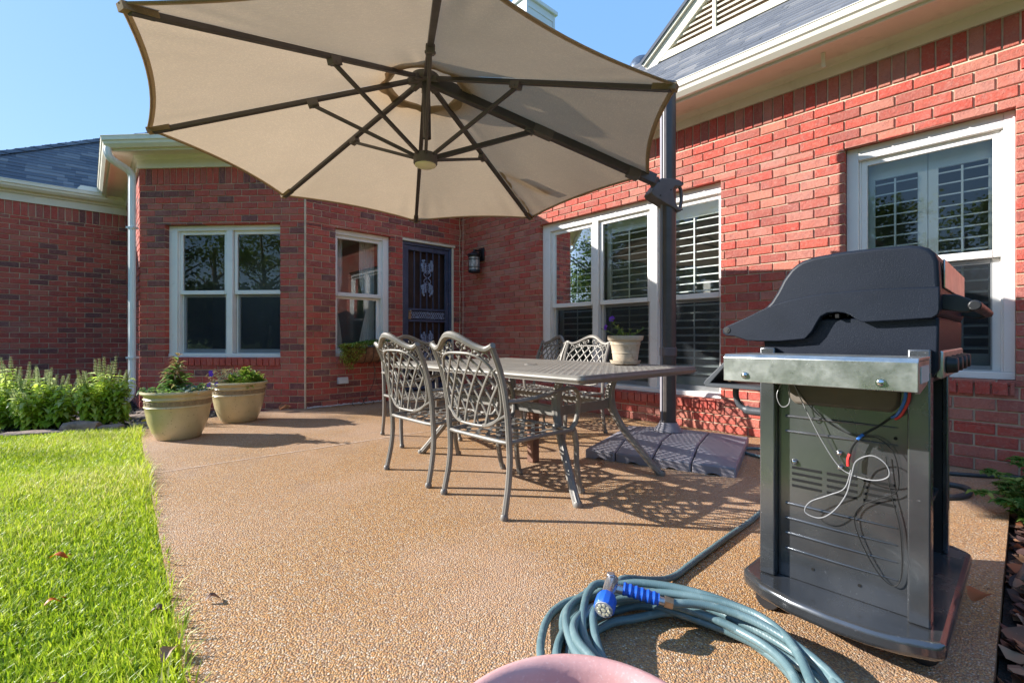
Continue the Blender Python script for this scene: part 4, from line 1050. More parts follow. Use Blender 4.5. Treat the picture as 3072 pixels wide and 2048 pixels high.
# ================================================================ CHAIRS
def lean(z): 
    K=[(.0,-.30),(.36,-.262),(.50,-.272),(.62,-.293),(.72,-.322),(.83,-.372),(.92,-.42)]
    for (a,p),(b,q) in zip(K,K[1:]):
        if z<=b: return p+(q-p)*(z-a)/(b-a)
    return K[-1][1]
def BK(y,z): return (lean(z)-.034*(1-(y/.25)**2), y, z)
def make_chair():
    root=thing('patio_chair',(0,0,0),'x','chair','cast lattice chairs around the patio table')
    m=M['alu']
    for sg in (-1,1):                                   # legs
        mb=MB();mb.tube(smooth_path([(-.262,sg*.25,.365),(-.258,sg*.25,.27),(-.268,sg*.251,.16),(-.292,sg*.255,.04),(-.300,sg*.256,.0)],4),[.0158]*17,16,flute=.13)
        mb.lathe([(0,0),(.017,.0),(.021,.01),(.018,.022),(.014,.03)],12,(-.299,sg*.256,0));build(mb,'leg',m,root,smooth=50)
        mb=MB();mb.tube(smooth_path([(.222,sg*.245,.37),(.243,sg*.247,.29),(.247,sg*.248,.17),(.268,sg*.25,.05),(.284,sg*.252,.0)],4),[.0158]*17,16,flute=.13)
        mb.lathe([(0,0),(.017,.0),(.021,.01),(.018,.022),(.014,.03)],12,(.283,sg*.252,0));build(mb,'leg',m,root,smooth=50)
        mb=MB();mb.tube(smooth_path([(-.278,sg*.256,.565),(-.18,sg*.268,.566),(-.05,sg*.278,.578),(.08,sg*.28,.598),(.155,sg*.28,.604),(.205,sg*.277,.588),(.232,sg*.272,.54),(.238,sg*.264,.47),(.226,sg*.255,.405),(.20,sg*.245,.37)],5),.0148,14,flat=.8,flute=.10);build(mb,'armrest',m,root,smooth=50)
    mb=MB()                                              # back: posts, crown rail, lattice, scrolls
    for sg in (-1,1): mb.tube([(lean(z),sg*.25,z) for z in [.36+.0392*i for i in range(13)]],[.0158]*13,16,flute=.12)
    cr=[]
    for i in range(41):
        y=-.263+.526*i/40;t=abs(y)/.263
        z=.818+.070*(.5+.5*math.cos(PI*min(1,t/.80)))+.020*max(0,(t-.80)/.20)**1.3
        cr.append(BK(y,z) if abs(y)<.25 else (lean(z),y,z))
    mb.tube(cr,[.0150+.005*max(0,1-abs(i-20)/16) for i in range(41)],16,flute=.10)
    n_=3.0
    def inside(y,z,k=1.0): return abs(y/(.226*k))**3.6+abs((z-.612)/(.186*k))**(2.2 if z>.612 else 3.0)<1
    ring=[]
    for i in range(56):
        a=2*PI*i/56;ca,sa=math.cos(a),math.sin(a);r=1.0
        for _ in range(40):
            g_=abs(ca*r)**3.6+abs(sa*r)**(2.2 if sa>0 else 3.0); r*=(1/g_)**.3
        ring.append(BK(.226*ca*r,.612+.186*sa*r))
    mb.tube(ring,.0082,8,closed=True)
    for sg in (-1,1):                                   # lattice straps
        for k in range(-6,7):
            y0=k*.082;pts=[]
            for i in range(34):
                t=i/33;z=.425+.385*t;y=y0+sg*(.26*t**1.25-.02*math.sin(PI*t)+.03)
                if inside(y,z): pts.append(Vector(BK(y,z))+Vector((.004*sg,0,0)))
                elif len(pts)>2: break
                else: pts=[]
            if len(pts)>3: mb.tube(pts,.0068,6,flat=.75,up=(1,0,0))
        mb.tube(smooth_path([BK(sg*.248,.50),BK(sg*.205,.478),BK(sg*.15,.447),BK(sg*.09,.432)],4),.0085,6)
        mb.tube(smooth_path([BK(sg*.248,.73),BK(sg*.215,.715),BK(sg*.20,.69)],4),.008,6)
        def spiral(cy,cz,r,a0,da,n,s2): return [BK(sg*(cy+r*(1-.055*i)*math.cos(a0+s2*da*i)),cz+r*(1-.055*i)*math.sin(a0+s2*da*i)) for i in range(n)]
        mb.tube(spiral(.035,.836,.027,-1.4,.42,15,1),.0052,6)
        mb.tube(spiral(.105,.812,.030,2.6,.42,15,-1),.0052,6)
        mb.tube(spiral(.190,.782,.026,-.6,.42,15,1),.0052,6)
        mb.tube(smooth_path([BK(sg*.06,.835),BK(sg*.085,.845),BK(sg*.12,.835),BK(sg*.16,.80),BK(sg*.20,.755)],4),.006,6)
        for (y,z) in ((.075,.822),(.135,.806),(.15,.79),(.205,.802)): 
            q=BK(sg*y,z); mb.ball(q,.011,6,4,(.5,1.2,.8))
    build(mb,'backrest',m,root,smooth=50)
    mb=MB()                                              # seat
    rim=[(-.262,-.25,.362),(-.262,.25,.362)]
    edge=[]
    for i in range(13): edge.append((-.262+.47*i/12,.25,.362+.006*math.sin(PI*i/12)))
    fr=[(.208+.030*math.sin(PI*i/10),.25-.5*i/10,.362) for i in range(11)]
    loop=edge+fr[1:-1]+[(x,-y,z) for x,y,z in reversed(edge)]+[(-.262,.25-.5*i/8,.358) for i in range(7,0,-1)]
    mb.tube(loop,.0128,8,closed=True,flat=.9)
    sp=.060
    for fam in (1,-1):
        k=-12
        for k in range(-12,13):
            c=k*sp;pts=[]
            for i in range(60):
                u=-.40+.8*i/59
                x=(u+c)*.7071;y=fam*(u-c)*.7071
                X=x-.02
                if -.255<X<.222 and abs(y)<.243:
                    z=.364-.014*(1-(y/.25)**2)*(1-((X+.02)/.25)**2)+.0055*math.sin(PI*(u/sp)+PI*(k%2)+(0 if fam==1 else PI))
                    pts.append((X,y,z))
            if len(pts)>2: mb.tube(pts,.0118,6,flat=.36,up=(0,0,1))
    build(mb,'seat',m,root,smooth=50)
    return root
proto=make_chair()
CH_=[((.012,2.632),(.7398,.6727),'nearest lattice chair, back to the viewer, right of the other front chair'),
     ((-.440,3.126),(.7398,.6727),'lattice chair left of the nearest one, also with its back to the viewer'),
     ((.468,4.30),(-.74,-.673),'far side lattice chair seen face on behind the flower pot'),
     ((.115,4.83),(-.90,-.43),'far side lattice chair turned edge on, left of the one behind the flower pot'),
     ((-.80,4.10),(.50,-.866),'lattice chair at the far left end of the table, mostly hidden by the front chairs')]
for i,((x,y),f,lab) in enumerate(CH_):
    o=proto if i==0 else copy_tree(proto)
    o.location=(x,y,0);o.rotation_euler=(0,0,math.atan2(f[1],f[0]));o['label']=lab

# ================================================================ TABLE
TC=Vector((.131,3.268));TL,TW,TZ=1.85,1.15,.69
tb=thing('patio_table',(TC.x,TC.y,0),'tan cast aluminium dining table with perforated top and curved legs','table')
def T(a,b,z): q=TC+E1*a+E2*b; return (q.x,q.y,z)
mb=MB();hl,hw=TL/2,TW/2;r=.035
rect=[]
for (sx,sy,a0) in ((1,1,0),(-1,1,90),(-1,-1,180),(1,-1,270)):
    for k in range(6):
        a=math.radians(a0+18*k);n=E1*math.cos(a)+E2*math.sin(a);c=TC+E1*(sx*(hl-r))+E2*(sy*(hw-r));rect.append((c.x+n.x*r,c.y+n.y*r,0,n.x,n.y))
prof=[(-.055,.688),(-.030,.690),(-.020,.6935),(-.010,.6935),(-.004,.689),(-.004,.684),(0,.680),(.002,.672),(-.002,.662),(-.008,.657),(-.008,.652),(-.018,.649),(-.055,.650)]
sweep(mb,prof,rect,closed=True);build(mb,'table_rim',M['alu'],tb,smooth=30)
mb=MB();da,db=.0455,.0315;ia,ib=hl-.058,hw-.058
na,nb=int(2*ia/da),int(2*ib/db)
da=2*ia/na;db=2*ib/nb
for i in range(na):
    for j in range(nb):
        off=(da/2 if j%2 else 0);a0=-ia+i*da+off-da/4;b0=-ib+j*db
        if off and i==na-1: pass
        cx,cy=a0+da/2,b0+db/2
        z=.684
        o8=[(a0,b0),(cx,b0),(a0+da,b0),(a0+da,cy),(a0+da,b0+db),(cx,b0+db),(a0,b0+db),(a0,cy)]
        rx,ry=.0178,.0112;h8=[(cx+rx*math.cos(t),cy+ry*math.sin(t)) for t in [math.radians(q) for q in (225,270,315,0,45,90,135,180)]]
        mx=[((p[0]*.42+q[0]*.58),(p[1]*.42+q[1]*.58)) for p,q in zip(o8,h8)]
        vs=[T(a,b,.6845) for a,b in o8]+[T(a,b,.6865) for a,b in mx]+[T(a,b,.6845) for a,b in h8]
        fs=[]
        for k in range(8):
            l=(k+1)%8;fs+=[(k,l,8+l,8+k),(8+k,8+l,16+l,16+k)]
        mb.add(vs,fs)
tp=build(mb,'tabletop',M['alu'],tb,smooth=60,normals=False)
sd=tp.modifiers.new('thick','SOLIDIFY');sd.thickness=.003;sd.offset=-1
mb=MB()                                                  # ring round the parasol hole
mb.lathe([(.022,.690),(.030,.695),(.045,.692),(.046,.686)],24,(*T(0,0,0)[:2],0));build(mb,'hole_ring',M['alu'],tb)
for (sa,sb) in ((-1,-1),(-1,1),(1,-1),(1,1)):
    d=E1*(sa*.88)+E2*(sb*.475);d.normalize()
    mb=MB();pts=[(TC.x+d.x*rr,TC.y+d.y*rr,z) for rr,z in ((.615,.655),(.585,.62),(.555,.56),(.545,.49),(.565,.40),(.635,.275),(.735,.155),(.82,.055),(.872,.0))]
    sp_=smooth_path(pts,4);mb.tube(sp_,[.023+.010*math.exp(-((i-12)/5)**2) for i in range(len(sp_))],18,flute=.13)
    mb.lathe([(0,0),(.024,0),(.028,.012),(.02,.028)],12,(TC.x+d.x*.870,TC.y+d.y*.870,0));build(mb,'leg',M['alu'],tb,smooth=50)
    mb=MB();mb.fbox(T,sa*.50-.07,sa*.50+.07,sb*.27-.07,sb*.27+.07,.64,.652);build(mb,'leg_bracket',M['alu'],tb,smooth=0)
ka,kb=.478,.258
mb=MB()
mb.fbox(T,-ka,ka,-kb-.010,-kb+.010,.415,.472);mb.fbox(T,-ka,ka,kb-.010,kb+.010,.415,.472)
mb.fbox(T,-ka,ka,-kb+.0105,-kb+.045,.462,.470);mb.fbox(T,-ka,ka,kb-.045,kb-.0105,.462,.470)
mb.fbox(T,-ka-.010,-ka+.010,-kb+.010,kb-.010,.415,.472);mb.fbox(T,ka-.010,ka+.010,-kb+.010,kb-.010,.415,.472)
build(mb,'stretcher_frame',M['alu'],tb,bevel=.003)
po=thing('wooden_post',(.15,3.31,0),'square brown wooden post with iron scrolls standing under the middle of the table','post')
mb=MB();mb.bar((.15,3.31,0),(.15,3.31,.445),.062,.062,up=(.75,.67,0));build(mb,'post_shaft',M['post'],po,bevel=.006)
mb=MB()
for sg in (-1,1):
    mb.tube(smooth_path([(.15+sg*.035,3.30,.40),(.15+sg*.085,3.30,.37),(.15+sg*.075,3.30,.30),(.15+sg*.10,3.30,.25),(.15+sg*.14,3.30,.26)],5),.007,6)
build(mb,'scroll_bracket',M['alu'],po)

# flower pot on the table
fx,fy=.772,3.19
fp=thing('flower_pot',(fx,fy,TZ),'small pale terracotta pot with a leggy purple petunia on the shaded end of the table','flower pot')
mb=MB();mb.lathe([(0,.710),(.078,.710),(.084,.735),(.087,.767),(.090,.770),(.091,.774),(.089,.778),(.0975,.826),(.1005,.829),(.101,.834),(.0985,.838),(.101,.852),(.112,.856),(.117,.863),(.1205,.885),(.119,.889),(.110,.889),(.107,.872),(0,.872)],40,(fx,fy,0));build(mb,'pot',M['palepot'],fp,smooth=35)
mb=MB();mb.lathe([(0,.694),(.082,.694),(.094,.700),(.102,.716),(.104,.722),(.098,.722),(.090,.708),(0,.706)],40,(fx,fy,0));build(mb,'saucer',M['palepot'],fp,smooth=35)
mb=MB();mb.lathe([(.108,.875),(.06,.879),(0,.881)],24,(fx,fy,0));build(mb,'soil',M['soil'],fp)
lv=Leaves();sm=MB()
for (dx,dy,H,n) in ((-.085,-.03,.115,17),(-.05,-.02,.07,10),(-.13,.0,.055,8),(.02,.0,.05,8),(.05,-.02,.035,8),(.085,.01,.055,7),(-.02,.03,.06,8),(-.06,-.05,.03,8)):
    b=(fx+dx*.35+.01,fy+dy*.4,.88);P=lambda t:(b[0]+dx*t,b[1]+dy*t,b[2]+H*t)
    sm.tube([P(k/5) for k in range(6)],.0018,5)
    for k in range(n):
        t=.12+.88*k/max(1,n-1);L=.030*RND.uniform(.7,1.2)*(1.15-.4*t);lv.add(P(t),rdir(RND.uniform(0,1)),L,L*.36,RND.uniform(.25,.85),.25)
lv.build('foliage',M['sedum'],fp);build(sm,'stem',M['stem'],fp)
for c,nr in (((fx-.098,fy-.035,1.002),(-.5,-.6,.3)),((fx-.135,fy-.02,.945),(-.9,-.3,.2))): blossom(c,.024,nr,M['purple'],fp)

# ================================================================ PARASOL
UC=Vector((-.62,3.353));PO=Vector((1.263,3.785))
um=thing('cantilever_parasol',(PO.x,PO.y,0),'large tan octagonal cantilever parasol on a dark bronze post with weighted base','parasol')
RV=[(239.8,1.785),(195.4,1.70),(148.4,1.715),(103.7,1.874),(64.0,1.88),(11.9,1.744),(-33.1,1.75),(-77.7,1.82)]
ZT,ZR=2.733,2.145
rv=[Vector((UC.x+r*math.cos(math.radians(a)),UC.y+r*math.sin(math.radians(a)),ZR)) for a,r in RV]
hub=Vector((UC.x,UC.y,ZT))
mb=MB();nt,nw=26,28;r0=.15
for i in range(8):
    A=rv[i];B=rv[(i+1)%8];vs=[];fs=[]
    for p in range(nt+1):
        t=r0+(1-r0)*p/nt
        for q in range(nw+1):
            w=q/nw;b=4*w*(1-w);tt=t*(1-(.030 if i not in (6,7) else .07)*b*t)
            P_=hub+(A-hub)*(tt*(1-w))+(B-hub)*(tt*w)
            ed=min(w,1-w);P_.z+=.022-.030*b*t*(1-t)+.0045*b*math.sin(7*t+i*1.3+5*w)+.007*math.exp(-((t-.9)/.12)**2)*math.sin(42*w+i*2)*math.exp(-ed*7)+.0016*math.exp(-((t-.3)/.12)**2)*math.sin(17*w+i*2.3+3*math.sin(5*w))
            vs.append(P_)
    for p in range(nt):
        for q in range(nw): fs.append((p*(nw+1)+q,(p+1)*(nw+1)+q,(p+1)*(nw+1)+q+1,p*(nw+1)+q+1))
    mb.add(vs,fs)
cano=build(mb,'canopy',M['canvas'],um,smooth=180,normals=False)
mb=MB()                                                  # vent cap above the opening
N=32
for (ra,rb,dz) in ((.0,.30,.085),):
    vs=[];fs=[]
    for k in range(N):
        a=2*PI*k/N
        for j in range(5):
            t=j/4;rr=.02+.38*t;vs.append((UC.x+rr*math.cos(a),UC.y+rr*math.sin(a),ZT+.10-.329*rr*(1-.12*math.sin(4*a)*t)))
    for k in range(N):
        l=(k+1)%N
        for j in range(4): fs.append((k*5+j,l*5+j,l*5+j+1,k*5+j+1))
    mb.add(vs,fs)
build(mb,'vent_cap',M['canvas'],cano,smooth=180,normals=False)
mb=MB();vs=[];fs=[]
for k in range(64):                                      # hem round the opening
    a=2*PI*k/64;ro=.315+.018*math.sin(a*8+.6)
    for rr in (.262,ro): vs.append((UC.x+rr*math.cos(a),UC.y+rr*math.sin(a),ZT-.329*rr+.008))
for k in range(64):
    l=(k+1)%64;fs.append((2*k,2*l,2*l+1,2*k+1))
mb.add(vs,fs);build(mb,'vent_hem',M['canvas'],cano,smooth=180,normals=False)
mb=MB()
for i in range(8):                                       # hem cord and rib pockets
    A=rv[i];B=rv[(i+1)%8];pts=[]
    for q in range(13):
        w=q/12;b=4*w*(1-w);tt=1-(.030 if i not in (6,7) else .07)*b;P_=hub+(A-hub)*(tt*(1-w))+(B-hub)*(tt*w);P_.z+=.021;pts.append(P_)
    mb.tube(pts,.006,6)
    q2=[]
    for q in range(13):
        w=q/12;b=4*w*(1-w);tt=.986-(.030 if i not in (6,7) else .07)*b;P_=hub+(A-hub)*(tt*(1-w))+(B-hub)*(tt*w);P_.z+=.0165;q2.append(P_)
    mb.add([p-V(0,0,.003) for p in pts]+q2,[(k,k+1,14+k,13+k) for k in range(12)])
    d=(A-hub).normalized();mb.bar(A-d*.13+V(0,0,.004),A-d*.0+V(0,0,.010),.046,.030)
build(mb,'canopy_hem',M['canvas'],cano,smooth=60)
mb=MB();A=rv[4];d=(A-hub);sd_=Vector((d.y,-d.x,0)).normalized();vs=[];fs=[]
for k in range(22):                                      # torn seam hanging beside one rib
    t=.58+.42*k/21;p=hub+d*t;w=.035+.012*math.sin(k*1.7)+.012*math.sin(k*.6)
    vs.append(p+sd_*.022+V(0,0,.016));vs.append(p+sd_*(.022+w)+V(0,0,.004-.02*abs(math.sin(k*.9))))
fs=[(2*k,2*k+1,2*k+3,2*k+2) for k in range(21)];mb.add(vs,fs);build(mb,'torn_seam',M['canvas'],cano,smooth=180,normals=False)
mb=MB();B=rv[5];pp_=lambda t,w,dz:hub+(A-hub)*(t*(1-w))+(B-hub)*(t*w)+V(0,0,dz)
fl=[(.62,.05,.035),(.66,.10,.05),(.72,.16,.06),(.80,.22,.07),(.88,.30,.06)]
vs=[];fs=[]
for k,(t,w,ww) in enumerate(fl): vs.append(pp_(t,w,.045));vs.append(pp_(t-.01,w+ww,.055))
fs=[(2*k,2*k+1,2*k+3,2*k+2) for k in range(4)];mb.add(vs,fs);build(mb,'loose_strap',M['canvas'],cano,smooth=0,normals=False)
lh=Vector((UC.x,UC.y,2.165))
for i in range(8):
    A=rv[i];d=(A-hub).normalized()
    if i!=5:
        mb=MB();mb.bar(hub+d*.05,A-d*.03,.034,.026);rb=build(mb,'rib',M['frame'],um,bevel=.003)
    else:
        mb=MB();d2=Vector((PO.x,PO.y,2.03))-hub;d2.normalize();e=hub+d2*1.80
        mb.bar(hub+d*.05,A+d*.05,.062,.082);mb.bar(A+d*.04,Vector((PO.x-.08,PO.y-.03,2.055)),.058,.07);rb=build(mb,'arm',M['frame'],um,bevel=.006)
        for (t0,t1,w,h) in ((.46,.545,.074,.094),(.90,.955,.07,.12)):
            mb=MB();mb.bar(hub+(A-hub)*t0,hub+(A-hub)*t1+V(0,0,-.0),w,h);build(mb,'arm_sleeve',M['plastic'],rb,bevel=.006)
    j=hub+(A-hub)*.44-V(0,0,.035 if i!=5 else .06)
    s0=lh+Vector((d.x,d.y,0)).normalized()*.06
    mb=MB();mb.bar(s0,j,.022 if i!=5 else .03,.022 if i!=5 else .034);st_=build(mb,'strut',M['frame'],um,bevel=.003)
    mb=MB();mb.bar(j-d*.035+V(0,0,.014),j+d*.035+V(0,0,.014),.05,.045);dd_=d.cross(V(0,0,1)).normalized();mb.tube([j-dd_*.03,j+dd_*.03],.010,8);build(mb,'strut_joint',M['plastic'],st_,bevel=.008)
mb=MB();mb.lathe([(0,2.195),(.06,2.195),(.082,2.185),(.085,2.17),(.085,2.120),(.078,2.112),(.07,2.112)],32,(UC.x,UC.y,0));build(mb,'strut_hub',M['plastic'],um)
mb=MB();mb.lathe([(.077,2.114),(.074,2.104),(.055,2.095),(.03,2.091),(0,2.090)],32,(UC.x,UC.y,0));build(mb,'lamp',M['lens'],um)
mb=MB();mb.lathe([(0,2.70),(.09,2.70),(.10,2.715),(.10,2.745),(0,2.76)],24,(UC.x,UC.y,0))
for i in range(8):
    d=(rv[i]-hub).normalized();mb.bar(hub+d*.03,hub+d*.13,.044,.036)
build(mb,'top_hub',M['plastic'],um,bevel=.004)
mb=MB();mb.tube([(UC.x+.012,UC.y,2.30),(UC.x+.004,UC.y,2.71)],.029,18);build(mb,'centre_tube',M['frame'],um)
# post
md=Vector((.975,.222));mp=Vector((-.222,.975))
def PP(x,y,z): q=PO+md*x+mp*y; return (q.x,q.y,z)
mb=MB();vs=[];n=40;fs=[]
zs=[.15,1.0,2.0,2.86]
for z in zs:
    for k in range(n):
        a=2*PI*k/n;rr=1-(.05 if (k%4==0) else 0);vs.append(PP(.058*rr*math.copysign(abs(math.cos(a))**.7,math.cos(a)),.050*rr*math.copysign(abs(math.sin(a))**.7,math.sin(a)),z))
for i in range(len(zs)-1):
    for k in range(n): l=(k+1)%n;fs.append((i*n+k,i*n+l,(i+1)*n+l,(i+1)*n+k))
mb.add(vs,fs);pole=build(mb,'post',M['pole'],um,smooth=50)
mb=MB();mb.fbox(PP,-.066,-.055,-.013,.013,.18,2.84);build(mb,'track',M['tank'],pole,bevel=.002)
def ring_(z0,z1,k): 
    m=MB();vs=[]
    for z in (z0,z1):
        for q in range(32):
            a=2*PI*q/32;vs.append(PP(.058*k*math.copysign(abs(math.cos(a))**.7,math.cos(a)),.050*k*math.copysign(abs(math.sin(a))**.7,math.sin(a)),z))
    m.add(vs,[tuple(range(31,-1,-1)),tuple(range(32,64))]+[(q,(q+1)%32,32+(q+1)%32,32+q) for q in range(32)]);return m
build(ring_(.728,.80,1.10),'collar',M['plastic'],um,smooth=50,bevel=.006)
build(ring_(2.84,2.935,1.16),'post_cap',M['plastic'],um,smooth=50,bevel=.018,seg=3)
mb=MB();mb.lathe([(.068,.20),(.07,.19),(.085,.165),(.105,.145),(.112,.128)],28,(PO.x,PO.y,0));build(mb,'base_collar',M['tank'],um)
ho=[(-.185,2.02),(-.165,2.055),(-.10,2.135),(-.085,2.142),(.02,2.142),(.062,2.138),(.10,2.118),(.108,2.105),(.085,2.085),(.03,2.085),(.008,2.06),(.02,1.99),(.045,1.93),(.085,1.905),(.083,1.888),(.06,1.886),(.02,1.905),(-.055,1.94),(-.13,1.975),(-.172,2.0)]
mb=MB();mb.prism(ho,lambda x,z:PP(x,-.062,z),lambda x,z:PP(x,.062,z));hd=build(mb,'handle_housing',M['plastic'],um,smooth=0,bevel=.010,seg=3)
mb=MB();mb.tube(smooth_path([PP(.085,0,2.118),PP(.112,0,2.08),PP(.118,0,2.0),PP(.105,0,1.93),PP(.07,0,1.898)],5),.014,10);build(mb,'grip',M['plastic'],hd)
mb=MB()
for (x,z) in ((-.115,2.11),(-.015,2.05),(-.105,2.0),(.085,1.90),(.09,2.115)): 
    a=PP(x,-.066,z);b=PP(x,-.060,z);mb.tube([a,b],.006,8)
build(mb,'bolt',M['black'],hd)
# weighted base, four tanks
BA=Vector((.86,-.51));BB=Vector((.51,.86));B0=Vector((.535,3.425))
def BP(a,b,z): q=B0+BA*a+BB*b; return (q.x,q.y,z)
def hz(a,b):
    e=min(a,1.0-a,b,1.08-b);return .062+.062*min(1,max(0,(e-.012)/.26))
cut=[0,.225,.485,.735,1.0]
for i in range(4):
    a0,a1=cut[i]+(.004 if i else 0),cut[i+1]-(.004 if i<3 else 0);nx,ny=9,22;mb=MB();vs=[];fs=[]
    for p in range(nx+1):
        for q in range(ny+1):
            a=a0+(a1-a0)*p/nx;b=1.08*q/ny;vs.append(BP(a,b,hz(a,b)))
    for p in range(nx):
        for q in range(ny): fs.append((p*(ny+1)+q,(p+1)*(ny+1)+q,(p+1)*(ny+1)+q+1,p*(ny+1)+q+1))
    bd=[(p,0) for p in range(nx+1)]+[(nx,q) for q in range(1,ny+1)]+[(p,ny) for p in range(nx-1,-1,-1)]+[(0,q) for q in range(ny-1,0,-1)]
    b=len(vs)
    for (p,q) in bd:
        a=a0+(a1-a0)*p/nx;bb=1.08*q/ny;vs.append(BP(a,bb,.012 if (p==nx//2 or p==nx//2+1) and q in (0,ny) else .0))
    m_=len(bd)
    for k in range(m_):
        l=(k+1)%m_;fs.append((bd[k][0]*(ny+1)+bd[k][1],b+k,b+l,bd[l][0]*(ny+1)+bd[l][1]))
    mb.add(vs,fs);build(mb,'base_tank',M['tank'],um,smooth=35,bevel=.010)
# ================================================================ GRILL
GR=Wall((.79,1.493),(.672,-.740),(-.740,-.672));P=GR.P
gr=thing('gas_grill',P(.2,-.3,0),'black gas grill on a wheeled cart with a stainless side shelf','grill')
bo=[(-.048,-.68),(-.048,.010),(-.030,.032),(.028,.078),(.12,.108),(.214,.118),(.30,.112),(.36,.098),(.425,.068),(.444,.045),(.446,-.68),(.40,-.72),(.2,-.75),(0,-.72)]
mb=MB();mb.prism(bo,lambda s,o:P(s,o,.082),lambda s,o:P(s,o,.128));base=build(mb,'bottom_shelf',M['enamel'],gr,smooth=40,bevel=.014,seg=3)
for (s0,s1) in ((0,.044),(.363,.409)):
    mb=MB();mb.fbox(P,s0,s1,-.052,0,.129,.842);build(mb,'cart_post',M['enamel'],gr,bevel=.004)
for (s0,s1) in ((.0,.035),(.375,.392)):
    mb=MB();mb.fbox(P,s0,s1,-.64,-.60,.129,.80);build(mb,'cart_post',M['enamel'],gr,bevel=.004)
mb=MB();mb.fbox(P,.045,.362,-.040,-.030,.129,.74)
for z in (.629,.582,.358,.312,.266,.218):
    mb.tube([P(.066,-.030,z),P(.2,-.029,z),P(.34,-.030,z)],[.0045,.0045,.002],8)
sp_=build(mb,'side_panel',M['enamel'],gr,bevel=.002)
for (a,b) in ((.084,.162),(.176,.249),(.264,.334)):
    for k in range(4):
        mb=MB();z=.472-k*.0185;mb.fbox(P,a,b,-.030,-.0285,z-.0036,z+.0036);build(mb,'louvre_slot',M['slot'],sp_,smooth=0)
for (s,z) in ((.14,.176),(.255,.172),(.335,.60)): 
    mb=MB();mb.tube([P(s,-.0295,z),P(s,-.0283,z)],.0045,10);build(mb,'screw_hole',M['slot'],sp_,smooth=0)
for (s,z) in ((.208,.538),(.091,.490),(.21,.497)): 
    mb=MB();c=P(s,-.026,z);mb.ball(c,.0085,10,6);build(mb,'screw',M['chrome'],sp_)
mb=MB();mb.fbox(P,.02,.39,-.61,-.602,.129,.74);mb.fbox(P,.004,.012,-.60,-.055,.129,.74);build(mb,'cart_lining',M['black'],gr,smooth=0)
mb=MB();mb.fbox(P,.030,.37,-.598,-.056,.34,.352);build(mb,'cart_shelf',M['enamel'],gr,bevel=.003)
# casters
for (s,o) in ((.012,-.055),(.385,-.085),(.385,-.61),(.012,-.61)):
    c=P(s,o,.036);ax=Vector((GR.n.x,GR.n.y,0));mb=MB()
    for sg in (-1,1): mb.tube([Vector(c)+ax*(sg*.006),Vector(c)+ax*(sg*.026)],.036,20)
    cs=build(mb,'caster',M['black'],gr,bevel=.003)
    mb=MB();mb.fbox(P,s-.026,s+.030,o-.031,o+.031,.046,.081);build(mb,'caster_hood',M['gunmetal'],cs,bevel=.01)
# firebox and drip tray
fo=[(.004,.862),(.012,.80),(.05,.745),(.395,.745),(.422,.79),(.4235,.925),(.10,.93),(.02,.90)]
mb=MB();mb.prism(fo,lambda s,z:P(s,-.020,z),lambda s,z:P(s,-.625,z));build(mb,'firebox',M['lid'],gr,smooth=35,bevel=.006)
to=[(.070,.745),(.074,.69),(.092,.668),(.33,.668),(.346,.69),(.35,.745)]
mb=MB();mb.prism(to,lambda s,z:P(s,-.034 if False else -.022,z),lambda s,z:P(s,-.55,z));build(mb,'drip_tray',M['tray'],gr,smooth=35,bevel=.010)
# lid
low=[(.427,.944),(.424,.93),(.412,.921),(.352,.918),(.286,.915),(.267,.9155),(.253,.924),(.241,.935),(.227,.942),(.209,.945),(.185,.943),(.17,.934),(.16,.916),(.148,.891),(.129,.868),(.06,.861),(-.001,.861),(-.037,.863),(-.076,.877),(-.104,.879),(-.115,.887)]
upl=[(-.116,.897),(-.112,.906),(-.096,.914),(-.037,.939),(.012,.963),(.033,.985),(.051,1.015),(.068,1.051),(.089,1.08),(.104,1.093),(.122,1.103),(.154,1.111),(.215,1.116),(.30,1.117),(.364,1.114),(.389,1.109),(.405,1.101),(.417,1.087),(.424,1.065),(.427,.993)]
mb=MB();mb.prism(upl+low,lambda s,z:P(s,.002,z),lambda s,z:P(s,-.645,z))
cz=[(.012,.963),(.05,.977),(.09,.987),(.14,.996),(.185,1.0005),(.26,1.003),(.326,1.0035),(.4265,1.000)]
lid=build(mb,'lid',M['lid'],gr,smooth=40,bevel=.016,seg=4)
mb=MB();mb.prism(cz+low+upl[:4],lambda s,z:P(s,.0065,z),lambda s,z:P(s,.0,z));build(mb,'lid_flange',M['lid'],lid,smooth=40,bevel=.003)
mb=MB();mb.tube([P(-.100,.004,.898),P(-.100,.009,.898)],.010,16);mb.tube([P(-.100,.009,.898),P(-.100,.0105,.898)],.005,10);build(mb,'hinge_pin',M['black'],lid)
mb=MB();mb.fbox(P,.2035,.2125,-.0185,.0,.929,.9395);mb.tube([P(.188,-.0185,.936),P(.188,-.017,.936)],.0035,8);mb.tube([P(.230,-.0185,.936),P(.230,-.017,.936)],.0035,8);build(mb,'spit_notch',M['slot'],lid,smooth=0)
mb=MB();mb.tube([P(.487,-.03,.952),P(.487,-.61,.952)],.013,14)
for o in (-.05,-.59): mb.prism([(.424,.985),(.455,.982),(.498,.957),(.498,.942),(.47,.935),(.424,.945)],lambda s,z:P(s,o,z),lambda s,z:P(s,o-.018,z))
build(mb,'lid_handle',M['black'],lid,bevel=.003)
mb=MB();mb.fbox(P,.4275,.432,-.60,-.05,1.0,1.075);build(mb,'lid_front_panel',M['steel'],lid,bevel=.003)
mb=MB();mb.fbox(P,.412,.428,-.60,-.055,.765,.838);cp=build(mb,'control_panel',M['steel'],gr,bevel=.004)
for o in (-.12,-.25,-.38,-.51):
    mb=MB();mb.tube([P(.428,o,.80),P(.452,o,.80)],[.024,.02],16);build(mb,'knob',M['black'],cp,bevel=.003)
